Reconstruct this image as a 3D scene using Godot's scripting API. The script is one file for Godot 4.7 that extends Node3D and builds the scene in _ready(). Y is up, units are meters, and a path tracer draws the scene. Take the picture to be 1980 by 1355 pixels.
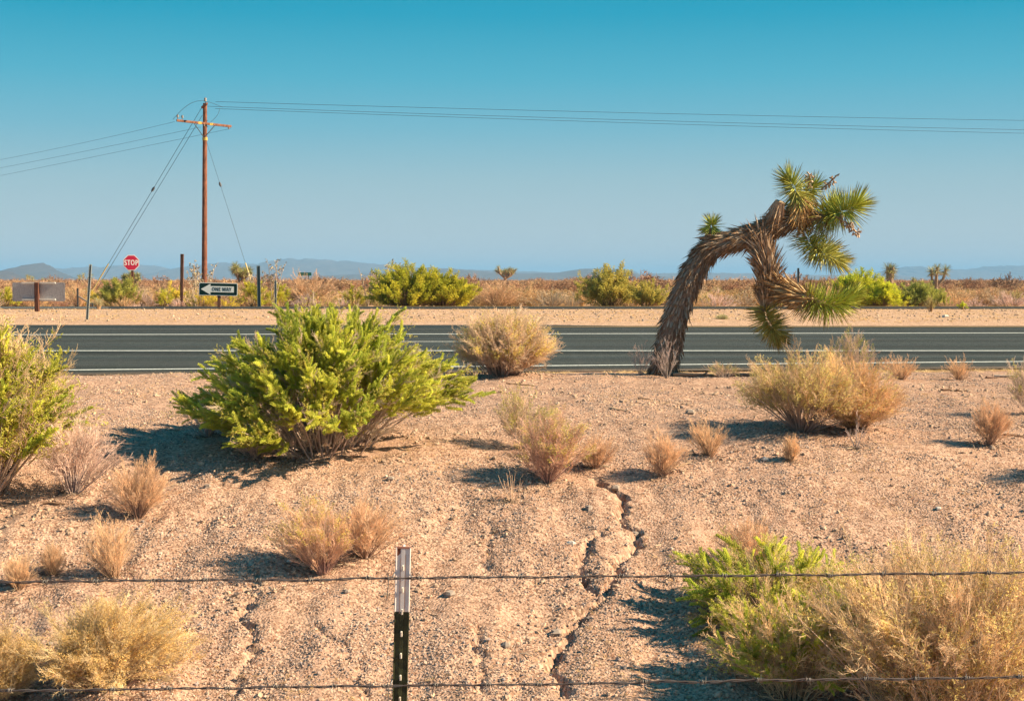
extends Node3D
# A desert highway seen over a barbed wire fence: sandy slope with shrubs, a divided road, a leaning yucca tree, brush and far hills.
# Everything is in metres; x to the right, y up, and "ahead" is the distance along -z.

const TAN := Color(0.46, 0.29, 0.15)
var rng := RandomNumberGenerator.new()
var names := {}
var lumps := FastNoiseLite.new()
var relief := FastNoiseLite.new()
var crumbs := FastNoiseLite.new()
var furrows := FastNoiseLite.new()
var mats := {}
var sprays := {}
const GULLY_X0 := -3.2
const GULLY_A0 := 5.4
const GULLY_STEP := 0.01
const GULLY_NX := 480
const GULLY_NA := 430
var gully := PackedFloat32Array()

# ------------------------------------------------------------------ mesh gathering
class Shape:
	var v := PackedVector3Array()
	var n := PackedVector3Array()
	var c := PackedColorArray()
	var u := PackedVector2Array()
	var i := PackedInt32Array()

	func tri(a: Vector3, b: Vector3, d: Vector3, col: Color) -> void:
		var k := v.size()
		var nn := (d - a).cross(b - a).normalized()
		v.append(a); v.append(b); v.append(d)
		n.append(nn); n.append(nn); n.append(nn)
		c.append(col); c.append(col); c.append(col)
		u.append(Vector2(a.x, a.y)); u.append(Vector2(b.x, b.y)); u.append(Vector2(d.x, d.y))
		i.append(k); i.append(k + 1); i.append(k + 2)

	func quad(a: Vector3, b: Vector3, d: Vector3, e: Vector3, col: Color) -> void:
		tri(a, b, d, col); tri(a, d, e, col)

	func box(at: Vector3, size: Vector3, col: Color, basis := Basis.IDENTITY, chamfer := 0.0) -> void:
		var h := size / 2.0
		var q := minf(chamfer, minf(h.x, minf(h.y, h.z)) * 0.9)
		var ax := [basis.x, basis.y, basis.z]
		var hh := [h.x, h.y, h.z]
		for k in 3:
			var a = ax[k]
			var b = ax[(k + 1) % 3]
			var d = ax[(k + 2) % 3]
			var hb: float = hh[(k + 1) % 3] - q
			var hd: float = hh[(k + 2) % 3] - q
			for s in [-1.0, 1.0]:
				var o: Vector3 = at + a * hh[k] * s
				var p := [o - b * hb - d * hd, o + b * hb - d * hd, o + b * hb + d * hd, o - b * hb + d * hd]
				if s > 0: quad(p[0], p[3], p[2], p[1], col)
				else: quad(p[0], p[1], p[2], p[3], col)
			if q > 0.0:
				for s in [-1.0, 1.0]:
					for t in [-1.0, 1.0]:
						var e0: Vector3 = at + b * (hh[(k + 1) % 3] - q) * s + d * hh[(k + 2) % 3] * t
						var e1: Vector3 = at + b * hh[(k + 1) % 3] * s + d * (hh[(k + 2) % 3] - q) * t
						var la: Vector3 = a * (hh[k] - q)
						if s * t > 0: quad(e0 - la, e0 + la, e1 + la, e1 - la, col)
						else: quad(e0 - la, e1 - la, e1 + la, e0 + la, col)

	# a tube through points, one radius and colour per point
	func tube(p: Array, r: Array, sides: int, col: Array, cap := false) -> void:
		var m := p.size()
		var k0 := v.size()
		var t0: Vector3 = (p[1] - p[0]).normalized()
		var side := t0.cross(Vector3(0.31, 0.2, 0.93)).normalized()
		var along := 0.0
		for a in m:
			var t: Vector3 = (p[mini(a + 1, m - 1)] - p[maxi(a - 1, 0)]).normalized()
			side = (side - t * side.dot(t)).normalized()
			var up := t.cross(side)
			var cc: Color = col[mini(a, col.size() - 1)]
			if a > 0: along += (p[a] - p[a - 1]).length()
			for s in sides:
				var w := TAU * s / sides
				var d := side * cos(w) + up * sin(w)
				v.append(p[a] + d * r[a]); n.append(d); c.append(cc); u.append(Vector2(float(s) / sides, along))
		for a in m - 1:
			for s in sides:
				var q := k0 + a * sides + s
				var q2 := k0 + a * sides + (s + 1) % sides
				i.append(q); i.append(q + sides); i.append(q2)
				i.append(q2); i.append(q + sides); i.append(q2 + sides)
		if cap:
			for e in [0, m - 1]:
				var o := v.size()
				var t: Vector3 = (p[1] - p[0]).normalized() * -1.0 if e == 0 else (p[m - 1] - p[m - 2]).normalized()
				for s in sides:
					v.append(v[k0 + e * sides + s]); n.append(t); c.append(col[mini(e, col.size() - 1)]); u.append(Vector2.ZERO)
				for s in range(1, sides - 1):
					if e == 0: i.append(o); i.append(o + s); i.append(o + s + 1)
					else: i.append(o); i.append(o + s + 1); i.append(o + s)

	# a flat pointed leaf
	func leaf(at: Vector3, dir: Vector3, side: Vector3, long: float, wide: float, col: Color, fold := 0.0) -> void:
		var mid := at + dir * long * 0.45
		var up := dir.cross(side).normalized() * fold * wide
		var a := mid + side * wide * 0.5 + up
		var b := mid - side * wide * 0.5 + up
		tri(at, a, at + dir * long, col)
		tri(at, at + dir * long, b, col)

	func mesh(m: Material = null) -> ArrayMesh:
		var out := ArrayMesh.new()
		var arr := []
		arr.resize(Mesh.ARRAY_MAX)
		arr[Mesh.ARRAY_VERTEX] = v
		arr[Mesh.ARRAY_NORMAL] = n
		arr[Mesh.ARRAY_COLOR] = c
		arr[Mesh.ARRAY_TEX_UV] = u
		arr[Mesh.ARRAY_INDEX] = i
		out.add_surface_from_arrays(Mesh.PRIMITIVE_TRIANGLES, arr)
		if m: out.surface_set_material(0, m)
		return out

# ------------------------------------------------------------------ naming
func numbered(called: String) -> String:
	var k: int = names.get(called, 0)
	names[called] = k + 1
	return called if k == 0 else "%s_%03d" % [called, k]

func thing(called: String, label: String, category: String, at := Vector3.ZERO, group := "") -> Node3D:
	var o := Node3D.new()
	o.name = numbered(called)
	add_child(o)
	o.position = at
	tag(o, label, category, group)
	return o

func tag(o: Node, label: String, category: String, group := "") -> void:
	o.set_meta("label", label)
	o.set_meta("category", category)
	if group: o.set_meta("group", group)

func part(called: String, m: Mesh, mat: Material, parent: Node, at := Vector3.ZERO) -> MeshInstance3D:
	var o := MeshInstance3D.new()
	o.name = called
	o.mesh = m
	if mat: o.material_override = mat
	o.position = at
	parent.add_child(o, true)
	return o

func structure(called: String, m: Mesh, mat: Material, label: String) -> MeshInstance3D:
	var o := MeshInstance3D.new()
	o.name = numbered(called)
	o.mesh = m
	if mat: o.material_override = mat
	add_child(o)
	o.set_meta("kind", "structure")
	o.set_meta("label", label)
	return o

func scatter(called: String, m: Mesh, mat: Material, where: Array, tint: PackedColorArray, parent: Node) -> MultiMeshInstance3D:
	var mm := MultiMesh.new()
	mm.transform_format = MultiMesh.TRANSFORM_3D
	mm.use_colors = true
	mm.mesh = m
	mm.instance_count = where.size()
	for k in where.size():
		mm.set_instance_transform(k, where[k])
		mm.set_instance_color(k, tint[k])
	var o := MultiMeshInstance3D.new()
	o.name = called if parent != self else numbered(called)
	o.multimesh = mm
	o.material_override = mat
	parent.add_child(o, true)
	o.set_meta("kind", "stuff")
	return o

# ------------------------------------------------------------------ small maths
func rnd(a: float, b: float) -> float:
	return rng.randf_range(a, b)

func ball() -> Vector3:
	var y := rnd(-1, 1)
	var w := rnd(0, TAU)
	var q := sqrt(1.0 - y * y)
	return Vector3(cos(w) * q, y, sin(w) * q)

func aim(dir: Vector3, roll: float, size: float, girth := 1.0) -> Basis:   # +y along dir
	var y := dir.normalized()
	var x := y.cross(Vector3(0.13, 0.21, 0.97)).normalized()
	var z := x.cross(y)
	var b := Basis(x, y, z) * Basis(Vector3.UP, roll)
	return Basis(b.x * size * girth, b.y * size, b.z * size * girth)

func mixc(a: Color, b: Color, t: float) -> Color:
	return a.lerp(b, t)

func shade(c: Color, k: float) -> Color:
	return Color(c.r * k, c.g * k, c.b * k)

const PROFILE := [Vector2(-50, -.95), Vector2(4.5, -.95), Vector2(5.2, -.92), Vector2(6, -.80), Vector2(7.5, -.42), Vector2(8.4, -.2), Vector2(9.2, -.07), Vector2(10.5, .02), Vector2(12, .07), Vector2(13.4, .09), Vector2(14.0, .06), Vector2(14.7, .005), Vector2(15.6, -.02), Vector2(16.4, -.05), Vector2(31, -.05), Vector2(32, .03), Vector2(33, .05), Vector2(47.4, .03), Vector2(48.2, -.06), Vector2(51, -.06), Vector2(60, -.34), Vector2(75, -.3), Vector2(20000, -.25)]

func lay(d: float) -> float:
	for k in PROFILE.size() - 1:
		var q: Vector2 = PROFILE[k + 1]
		if d <= q.x:
			var p: Vector2 = PROFILE[k]
			return p.y + (q.y - p.y) * clampf((d - p.x) / (q.x - p.x), 0, 1)
	return -0.25

var lay_table := PackedFloat32Array()
func lay_smooth(d: float) -> float:      # the profile with its corners rounded, from a table
	if lay_table.is_empty():
		for k in 7001:
			var q := k * 0.01 - 5.0
			lay_table.append((lay(q - .3) + lay(q - .15) + lay(q) + lay(q + .15) + lay(q + .3)) / 5.0)
	var f := (d + 5.0) * 100.0
	if f <= 0.0: return -0.95
	if f >= 6999.0: return lay(d)
	var k0 := int(f)
	return lerpf(lay_table[k0], lay_table[k0 + 1], f - k0)

func road_shift(x: float) -> float:
	return 0.048 * clampf(x, -8, 8) + 0.1

func gully_at(x: float, ahead: float) -> float:
	var fx := (x - GULLY_X0) / GULLY_STEP
	var fa := (ahead - GULLY_A0) / GULLY_STEP
	if fx < 0 or fa < 0 or fx >= GULLY_NX - 1 or fa >= GULLY_NA - 1: return 0.0
	var i := int(fx)
	var j := int(fa)
	fx -= i; fa -= j
	var k := j * GULLY_NX + i
	return lerpf(lerpf(gully[k], gully[k + 1], fx), lerpf(gully[k + GULLY_NX], gully[k + GULLY_NX + 1], fx), fa)

func ground_height(x: float, ahead: float) -> float:
	var y := lay_smooth(ahead - road_shift(x) if ahead < 20 else ahead)
	if ahead < 16.5:
		var m := 1.0 if ahead < 13 else clampf((16.5 - ahead) / 3.5, 0, 1)
		y += lumps.get_noise_2d(x, ahead) * 0.05 * m
		y += relief.get_noise_2d(x, ahead) * 0.022 * m
		y += crumbs.get_noise_2d(x, ahead) * 0.008 * m
		if ahead < 9.5:
			y += furrows.get_noise_2d(x * 2.6, ahead * 0.6) * 0.036 * clampf((9.5 - ahead) / 1.5, 0, 1)
			y -= gully_at(x, ahead)
	elif ahead > 31.5 and ahead < 47:
		y += relief.get_noise_2d(x, ahead) * 0.03 * clampf(minf(ahead - 31.5, 47 - ahead), 0, 1)
	elif ahead > 62:
		y += lumps.get_noise_2d(x * 0.1, ahead * 0.1) * 0.25 * clampf((ahead - 62) / 30, 0, 1)
	return y

func spot(x: float, ahead: float, sink := 0.0) -> Vector3:
	return Vector3(x, ground_height(x, ahead) - sink, -ahead)

func dig_gullies() -> void:
	gully.resize(GULLY_NX * GULLY_NA)
	gully.fill(0.0)
	var beds := [
		PackedVector2Array([Vector2(0.506, 8.655), Vector2(0.542, 8.475), Vector2(0.626, 8.349), Vector2(0.655, 8.249), Vector2(0.608, 7.982), Vector2(0.650, 7.887), Vector2(0.715, 7.804), Vector2(0.652, 7.596), Vector2(0.576, 7.439), Vector2(0.533, 7.262), Vector2(0.481, 7.080), Vector2(0.450, 6.954), Vector2(0.354, 6.840), Vector2(0.275, 6.668), Vector2(0.226, 6.539), Vector2(0.190, 6.442), Vector2(0.202, 6.308), Vector2(0.225, 6.242), Vector2(0.201, 6.058)]),
		PackedVector2Array([Vector2(0.483, 7.758), Vector2(0.417, 7.585), Vector2(0.343, 7.372), Vector2(0.366, 7.219), Vector2(0.407, 7.112), Vector2(0.421, 6.954)]),
		PackedVector2Array([Vector2(-1.300, 6.943), Vector2(-1.295, 6.779), Vector2(-1.210, 6.529), Vector2(-1.217, 6.299), Vector2(-1.198, 6.022)]),
		PackedVector2Array([Vector2(-0.191, 6.648), Vector2(-0.152, 6.451), Vector2(-0.139, 6.280), Vector2(-0.120, 6.040)]),
		PackedVector2Array([Vector2(-1.388, 7.273), Vector2(-1.303, 7.101), Vector2(-1.300, 6.943)]),
		PackedVector2Array([Vector2(-0.906, 6.658), Vector2(-0.783, 6.451), Vector2(-0.695, 6.289), Vector2(-0.645, 6.031)]),
		PackedVector2Array([Vector2(-0.131, 7.946), Vector2(-0.112, 7.608), Vector2(-0.161, 7.306)]),
		PackedVector2Array([Vector2(0.024, 6.588), Vector2(-0.012, 6.327), Vector2(0.022, 6.040)]),
	]
	for b in beds.size():
		var line: PackedVector2Array = beds[b]
		var big: float = [1.0, 0.75, 0.6, 0.6, 0.45, 0.4, 0.4, 0.35][b]
		for k in line.size() - 1:
			var steps := int(line[k].distance_to(line[k + 1]) / 0.008) + 1
			for s in steps:
				var t := float(s) / steps
				var p := line[k].lerp(line[k + 1], t)
				var wob := crumbs.get_noise_2d(p.y * 1.3 + b * 7.0, 3.0)
				p.x += wob * 0.06
				var wide := (0.011 + 0.016 * absf(relief.get_noise_2d(p.y * 2.0, b * 5.0))) * (0.6 + 0.5 * big)
				var deep := 0.056 * big * (0.65 + 0.6 * absf(relief.get_noise_2d(p.y * 3.0 + 9.0, b * 3.0)))
				var rr := int(wide * 1.5 / GULLY_STEP) + 1
				var ci := int((p.x - GULLY_X0) / GULLY_STEP)
				var cj := int((p.y - GULLY_A0) / GULLY_STEP)
				for j in range(maxi(cj - rr, 0), mini(cj + rr + 1, GULLY_NA)):
					for i in range(maxi(ci - rr, 0), mini(ci + rr + 1, GULLY_NX)):
						var q := Vector2(GULLY_X0 + i * GULLY_STEP, GULLY_A0 + j * GULLY_STEP)
						var e := (q.distance_to(p)) / (wide * 1.5)
						if e < 1.0:
							# the right wall is steeper than the left
							var cut := deep * smoothstep(1.0, 0.35 if q.x < p.x else 0.6, e)
							gully[j * GULLY_NX + i] = maxf(gully[j * GULLY_NX + i], cut)

# ------------------------------------------------------------------ materials
func plain(key: String, col: Color, rough := 0.8, metal := 0.0, vertex := false) -> StandardMaterial3D:
	if mats.has(key): return mats[key]
	var m := StandardMaterial3D.new()
	m.resource_name = key
	m.albedo_color = col.linear_to_srgb()
	m.roughness = rough
	m.metallic = metal
	m.vertex_color_use_as_albedo = vertex
	mats[key] = m
	return m

func foliage_mat(key: String, rough: float, through: float) -> StandardMaterial3D:
	if mats.has(key): return mats[key]
	var m := plain(key, Color.WHITE, rough, 0.0, true)
	m.metallic_specular = 0.25
	m.cull_mode = BaseMaterial3D.CULL_DISABLED
	if through > 0.0:
		m.backlight_enabled = true
		m.backlight = Color(through, through, through)
	return m

func noise_image(size: int, freq: float, octaves: int, kind: int, sd: int) -> Image:
	var f := FastNoiseLite.new()
	f.noise_type = kind
	f.seed = sd
	f.frequency = freq
	f.fractal_octaves = octaves
	if kind == FastNoiseLite.TYPE_CELLULAR:
		f.cellular_return_type = FastNoiseLite.RETURN_CELL_VALUE
		f.fractal_type = FastNoiseLite.FRACTAL_NONE
	return f.get_seamless_image(size, size)

# a texture from two noises: a broad tone between two colours and grains of other colours
func grain_texture(size: int, a: Color, b: Color, grains: Array, share: float, broad: float, fine: float, sd: int) -> ImageTexture:
	var n1 := noise_image(size, broad, 4, FastNoiseLite.TYPE_SIMPLEX_SMOOTH, sd)
	var n2 := noise_image(size, fine, 1, FastNoiseLite.TYPE_CELLULAR, sd + 1)
	var n3 := noise_image(size, fine * 0.55, 2, FastNoiseLite.TYPE_SIMPLEX_SMOOTH, sd + 2)
	var d1 := n1.get_data()
	var d2 := n2.get_data()
	var d3 := n3.get_data()
	var out := PackedByteArray()
	out.resize(size * size * 3)
	var g := grains.size()
	for k in size * size:
		var t: float = d1[k] / 255.0
		var col := a.lerp(b, clampf((t - 0.5) * 1.9 + 0.5, 0, 1))
		var v: float = d2[k] / 255.0
		var f: float = (d3[k] / 255.0 - 0.5) * 0.5 + 1.0
		col = Color(col.r * f, col.g * f, col.b * f)
		if v < share:
			var q: Color = grains[int(v / share * g * 0.999)]
			col = col.lerp(q, 0.8)
		out[k * 3] = int(clampf(col.r, 0, 1) * 255)
		out[k * 3 + 1] = int(clampf(col.g, 0, 1) * 255)
		out[k * 3 + 2] = int(clampf(col.b, 0, 1) * 255)
	var im := Image.create_from_data(size, size, false, Image.FORMAT_RGB8, out)
	return ImageTexture.create_from_image(im)

func normal_texture(size: int, freq: float, octaves: int, strength: float, sd: int, cells := false) -> ImageTexture:
	var n := noise_image(size, freq, octaves, FastNoiseLite.TYPE_CELLULAR if cells else FastNoiseLite.TYPE_SIMPLEX_SMOOTH, sd)
	n.convert(Image.FORMAT_RGBA8)
	n.bump_map_to_normal_map(strength)
	return ImageTexture.create_from_image(n)

func make_materials() -> void:
	var s := StandardMaterial3D.new()
	s.resource_name = "sand"
	s.vertex_color_use_as_albedo = true
	s.albedo_texture = grain_texture(1024, Color(0.83, 0.78, 0.73), Color(0.95, 0.90, 0.85), [Color(0.60, 0.55, 0.51), Color(0.74, 0.66, 0.60), Color(1.0, 0.95, 0.90), Color(0.68, 0.58, 0.52)], 0.26, 0.012, 0.13, 5)
	s.normal_enabled = true
	s.normal_texture = normal_texture(1024, 0.11, 3, 3.5, 31)
	s.normal_scale = 1.0
	s.roughness = 0.95
	s.metallic_specular = 0.2
	mats["sand"] = s
	var a := StandardMaterial3D.new()
	a.resource_name = "asphalt"
	a.vertex_color_use_as_albedo = true
	a.albedo_texture = grain_texture(1024, Color(0.80, 0.82, 0.82), Color(0.95, 0.95, 0.94), [Color(0.55, 0.56, 0.56), Color(1, 1, 1), Color(0.72, 0.70, 0.68)], 0.4, 0.01, 0.2, 11)
	a.normal_enabled = true
	a.normal_texture = normal_texture(512, 0.15, 2, 5.0, 41)
	a.roughness = 0.92
	a.metallic_specular = 0.25
	mats["asphalt"] = a
	var p := StandardMaterial3D.new()
	p.resource_name = "road_paint"
	p.vertex_color_use_as_albedo = true
	p.albedo_texture = grain_texture(512, Color(0.86, 0.86, 0.85), Color(1, 1, 1), [Color(0.45, 0.45, 0.45), Color(0.8, 0.8, 0.8)], 0.10, 0.02, 0.1, 17)
	p.roughness = 0.7
	mats["road_paint"] = p
	var w := StandardMaterial3D.new()
	w.resource_name = "weathered_wood"
	w.vertex_color_use_as_albedo = true
	w.albedo_texture = grain_texture(512, Color(0.62, 0.60, 0.58), Color(1, 0.98, 0.95), [Color(0.45, 0.4, 0.38), Color(1, 1, 1)], 0.15, 0.02, 0.08, 23)
	w.uv1_triplanar = true
	w.uv1_scale = Vector3(1.6, 0.12, 1.6)
	w.roughness = 0.9
	mats["wood"] = w
	var g := StandardMaterial3D.new()
	g.resource_name = "galvanized_steel"
	g.vertex_color_use_as_albedo = true
	g.albedo_texture = grain_texture(256, Color(0.72, 0.72, 0.72), Color(1, 1, 1), [Color(0.6, 0.6, 0.6), Color(0.85, 0.82, 0.8)], 0.3, 0.03, 0.09, 29)
	g.uv1_triplanar = true
	g.uv1_scale = Vector3(3, 3, 3)
	g.roughness = 0.6
	g.metallic = 0.35
	mats["steel"] = g
	foliage_mat("twig", 0.85, 0.0)
	foliage_mat("dry_twig", 0.75, 0.7)
	foliage_mat("leaf", 0.7, 1.0)
	foliage_mat("blade", 0.42, 0.35)
	foliage_mat("dry_blade", 0.8, 0.25)
	plain("stone", Color.WHITE, 0.9, 0.0, true)
	plain("painted", Color.WHITE, 0.5, 0.0, true)
	plain("hill", Color.WHITE, 0.95, 0.0, true)
	var wire := plain("wire", Color.WHITE, 0.6, 0.4, true)
	wire.metallic_specular = 0.4

# ------------------------------------------------------------------ sprigs that shrubs are made of, +y along the sprig, unit length
func make_twig(arms: int, subs: int, thick: float, wild: float) -> ArrayMesh:
	var s := Shape.new()
	var white := [Color(0.75, 0.75, 0.75), Color(1, 1, 1)]
	var bend := Vector3(rnd(-.1, .1), 0, rnd(-.1, .1))
	s.tube([Vector3.ZERO, Vector3(0, .5, 0) + bend, Vector3(0, 1, 0) - bend], [thick, thick * .75, thick * .4], 3, white)
	for k in arms:
		var t := 0.12 + 0.82 * (k + rnd(0, .8)) / arms
		var o := Vector3(0, t, 0) + bend * (1.0 - absf(t - .5) * 2.0)
		var w := rnd(0, TAU)
		var d := Vector3(cos(w) * wild, 1.0, sin(w) * wild).normalized()
		var l := rnd(.22, .45) * (1.15 - t * .6)
		var e := o + d * l
		s.tube([o, e], [thick * .6, thick * .35], 3, white)
		for q in subs:
			var tt := 0.25 + 0.75 * (q + rnd(0, .9)) / subs
			var o2 := o.lerp(e, tt)
			var d2 := (d + ball() * wild).normalized()
			s.tube([o2, o2 + d2 * rnd(.08, .2)], [thick * .45, thick * .3], 3, white)
	return s.mesh()

func make_shoot(leaves: int) -> ArrayMesh:        # a leafy shoot like a bottle brush, gently curved
	var s := Shape.new()
	var curve := func(t: float) -> Vector3: return Vector3(0.16 * t * t, t - 0.05 * t * t, 0)
	s.tube([curve.call(0.0), curve.call(.5), curve.call(1.0)], [.022, .02, .012], 4, [Color(.75, .7, .5), Color(.9, .95, .8)])
	for k in leaves:
		var t := (k + rnd(0, 1)) / leaves
		var w := k * 2.4 + rnd(-.4, .4)
		var o: Vector3 = curve.call(t)
		var tang := Vector3(0.32 * t, 1.0, 0).normalized()
		var out := Vector3(cos(w), 0, sin(w))
		var d := (out + tang * lerpf(0.55, 1.5, t)).normalized()
		var k2 := rnd(.8, 1.15)
		s.leaf(o, d, d.cross(tang).normalized(), rnd(.16, .23) * (1.1 - .35 * t), .072, Color(k2, k2, k2 * .9), .3)
	return s.mesh()

func make_leafy(arms: int, leaves: int, size: float, thick: float) -> ArrayMesh:
	var s := Shape.new()
	s.tube([Vector3.ZERO, Vector3(.03, .5, 0), Vector3(0, 1, .02)], [thick, thick * .8, thick * .4], 3, [Color(.6, .5, .4)])
	for k in arms:
		var t := 0.2 + 0.75 * (k + rnd(0, .8)) / arms
		var w := k * 2.4 + rnd(-.5, .5)
		var d := Vector3(cos(w) * .75, 1.0, sin(w) * .75).normalized()
		var l := rnd(.25, .42) * (1.2 - t * .6)
		var o := Vector3(0, t, 0)
		s.tube([o, o + d * l], [thick * .55, thick * .3], 3, [Color(.65, .55, .4), Color(.8, .85, .6)])
		for q in leaves:
			var tt := 0.3 + 0.7 * (q + rnd(0, .9)) / leaves
			var dd := (d + ball() * .9).normalized()
			var k2 := rnd(.75, 1.2)
			s.leaf(o + d * l * tt, dd, dd.cross(ball()).normalized(), size * rnd(.7, 1.2), size * .36, Color(k2, k2, k2 * .85), .2)
	return s.mesh()

func make_sprays() -> void:
	rng.seed = 77
	sprays["twig"] = [make_twig(9, 3, .012, .55), make_twig(8, 4, .012, .8), make_twig(11, 3, .011, .5)]
	sprays["fan"] = [make_twig(7, 3, .014, .38), make_twig(8, 3, .013, .46)]
	sprays["far_twig"] = [make_twig(6, 2, .020, .7), make_twig(7, 2, .018, .55)]
	sprays["shoot"] = [make_shoot(64), make_shoot(56)]
	sprays["leafy"] = [make_leafy(7, 5, .10, .008), make_leafy(6, 6, .085, .008)]
	sprays["clump"] = [make_leafy(8, 9, .17, .016), make_leafy(7, 10, .15, .016)]
	sprays["spike"] = [make_shoot(48)]

# ------------------------------------------------------------------ shrubs
const GREEN_A := Color(0.34, 0.40, 0.075)
const GREEN_B := Color(0.62, 0.61, 0.13)
# kind: stems, radius, colours, foot, rim (height of the edge), fan (0 dome .. 1 vase), then the sprigs:
# [sprig, per stem, shortest, longest, from, colour, colour, outward, part name]
func kinds(k: String) -> Dictionary:
	match k:
		"broom": return {n = 260, r = .0036, c = Color(0.490, 0.378, 0.330), foot = .40, rim = .44, fan = .10, up = .2, sprigs = [
			["shoot", 31, .045, .125, .52, GREEN_A, GREEN_B, .8, "green_shoots"], ["twig", 6, .08, .16, .05, Color(0.490, 0.389, 0.330), Color(0.529, 0.432, 0.330), .5, "dry_twigs"], ["leafy", 6, .10, .17, .45, Color(.33, .31, .08), Color(.44, .38, .11), .6, "small_leaves"]]}
		"broom2": return {n = 150, r = .006, c = Color(0.441, 0.324, 0.255), foot = .22, rim = .45, fan = .3, up = .35, sprigs = [
			["shoot", 9, .08, .15, .72, GREEN_A, GREEN_B, .6, "green_shoots"], ["leafy", 8, .14, .24, .45, Color(.36, .36, .07), Color(.46, .42, .10), .4, "small_leaves"], ["twig", 5, .16, .3, .3, Color(0.510, 0.367, 0.270), Color(0.549, 0.432, 0.270), .3, "dry_twigs"]]}
		"broom3": return {n = 84, r = .005, c = Color(0.412, 0.292, 0.225), foot = .2, rim = .36, fan = .3, up = .4, sprigs = [
			["shoot", 7, .06, .12, .72, GREEN_A, GREEN_B, .5, "green_shoots"], ["leafy", 10, .12, .22, .35, Color(.30, .28, .06), Color(0.451, 0.410, 0.165), .5, "small_leaves"], ["twig", 7, .14, .24, .25, Color(0.510, 0.367, 0.270), Color(0.568, 0.454, 0.300), .4, "dry_twigs"]]}
		"airy": return {n = 74, r = .0035, c = Color(.50, .36, .24), foot = .35, rim = .5, fan = .25, up = .4, sprigs = [
			["twig", 8, .12, .2, .1, Color(.54, .40, .25), Color(.62, .47, .28), .5, "dry_twigs"], ["leafy", 6, .10, .18, .3, Color(.44, .41, .10), Color(.56, .48, .15), .5, "small_leaves"], ["shoot", 5, .05, .10, .55, GREEN_A, GREEN_B, .5, "green_shoots"]]}
		"bare": return {n = 60, r = .0045, c = Color(0.392, 0.302, 0.280), foot = .10, rim = .5, fan = .6, up = .4, sprigs = [
			["fan", 8, .12, .22, .3, Color(0.490, 0.367, 0.330), Color(0.568, 0.432, 0.360), .35, "dry_twigs"]]}
		"straw": return {n = 120, r = .003, c = Color(0.412, 0.270, 0.210), foot = .10, rim = .5, fan = .65, up = .4, sprigs = [
			["twig", 13, .08, .15, .3, Color(0.529, 0.367, 0.255), Color(0.627, 0.454, 0.300), .45, "dry_twigs"]]}
		"pink": return {n = 110, r = .0030, c = Color(.46, .30, .20), foot = .12, rim = .55, fan = .8, up = .55, sprigs = [
			["fan", 12, .06, .12, .22, Color(.55, .395, .265), Color(.63, .46, .30), .35, "dry_twigs"]]}
		"yellowtip": return {n = 120, r = .0032, c = Color(0.431, 0.270, 0.240), foot = .10, rim = .5, fan = .6, up = .45, sprigs = [
			["twig", 12, .08, .15, .25, Color(0.529, 0.356, 0.285), Color(0.588, 0.421, 0.300), .4, "dry_twigs"], ["leafy", 4, .07, .13, .72, Color(0.431, 0.389, 0.120), Color(0.529, 0.454, 0.150), .4, "yellow_tips"]]}
		"greentip": return {n = 50, r = .0032, c = Color(0.372, 0.302, 0.280), foot = .12, rim = .5, fan = .6, up = .6, sprigs = [
			["fan", 8, .10, .18, .25, Color(0.451, 0.346, 0.300), Color(0.529, 0.410, 0.300), .3, "dry_twigs"], ["leafy", 6, .08, .14, .6, Color(.30, .30, .07), Color(.42, .40, .12), .3, "green_tips"]]}
		"olive": return {n = 170, r = .0035, c = Color(0.412, 0.281, 0.240), foot = .22, rim = .38, fan = .25, up = .3, sprigs = [
			["twig", 11, .09, .18, .15, Color(0.510, 0.389, 0.240), Color(0.588, 0.486, 0.300), .6, "dry_twigs"], ["leafy", 9, .08, .15, .45, Color(.50, .37, .19), Color(.60, .45, .23), .6, "small_leaves"]]}
		"creosote": return {n = 70, r = .005, c = Color(0.372, 0.292, 0.270), foot = .10, rim = .55, fan = .4, up = .4, sprigs = [
			["twig", 6, .12, .22, .35, Color(0.451, 0.324, 0.225), Color(0.549, 0.410, 0.255), .5, "dry_twigs"], ["leafy", 8, .10, .18, .5, Color(0.392, 0.335, 0.150), Color(0.510, 0.432, 0.210), .5, "small_leaves"]]}
		"strawbig": return {n = 130, r = .0035, c = Color(0.431, 0.292, 0.210), foot = .14, rim = .42, fan = .5, up = .35, sprigs = [
			["twig", 13, .11, .19, .3, Color(0.529, 0.367, 0.240), Color(0.608, 0.454, 0.270), .5, "dry_twigs"], ["leafy", 4, .09, .16, .5, Color(0.490, 0.389, 0.180), Color(0.568, 0.454, 0.210), .5, "small_leaves"]]}
		"strawbig2": return {n = 230, r = .0035, c = Color(0.451, 0.324, 0.270), foot = .45, rim = .8, fan = .2, up = .3, sprigs = [
			["twig", 15, .10, .17, .06, Color(0.529, 0.389, 0.270), Color(0.608, 0.475, 0.300), .5, "dry_twigs"], ["leafy", 8, .08, .15, .25, Color(0.470, 0.389, 0.180), Color(0.588, 0.486, 0.240), .5, "small_leaves"]]}
		"gold": return {n = 230, r = .004, c = Color(0.451, 0.313, 0.255), foot = .42, rim = .42, fan = .3, up = .3, sprigs = [
			["twig", 11, .12, .22, .3, Color(0.510, 0.389, 0.300), Color(0.588, 0.464, 0.330), .45, "dry_twigs"], ["leafy", 5, .09, .16, .65, Color(0.510, 0.454, 0.150), Color(0.608, 0.518, 0.180), .45, "yellow_tips"]]}
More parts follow.
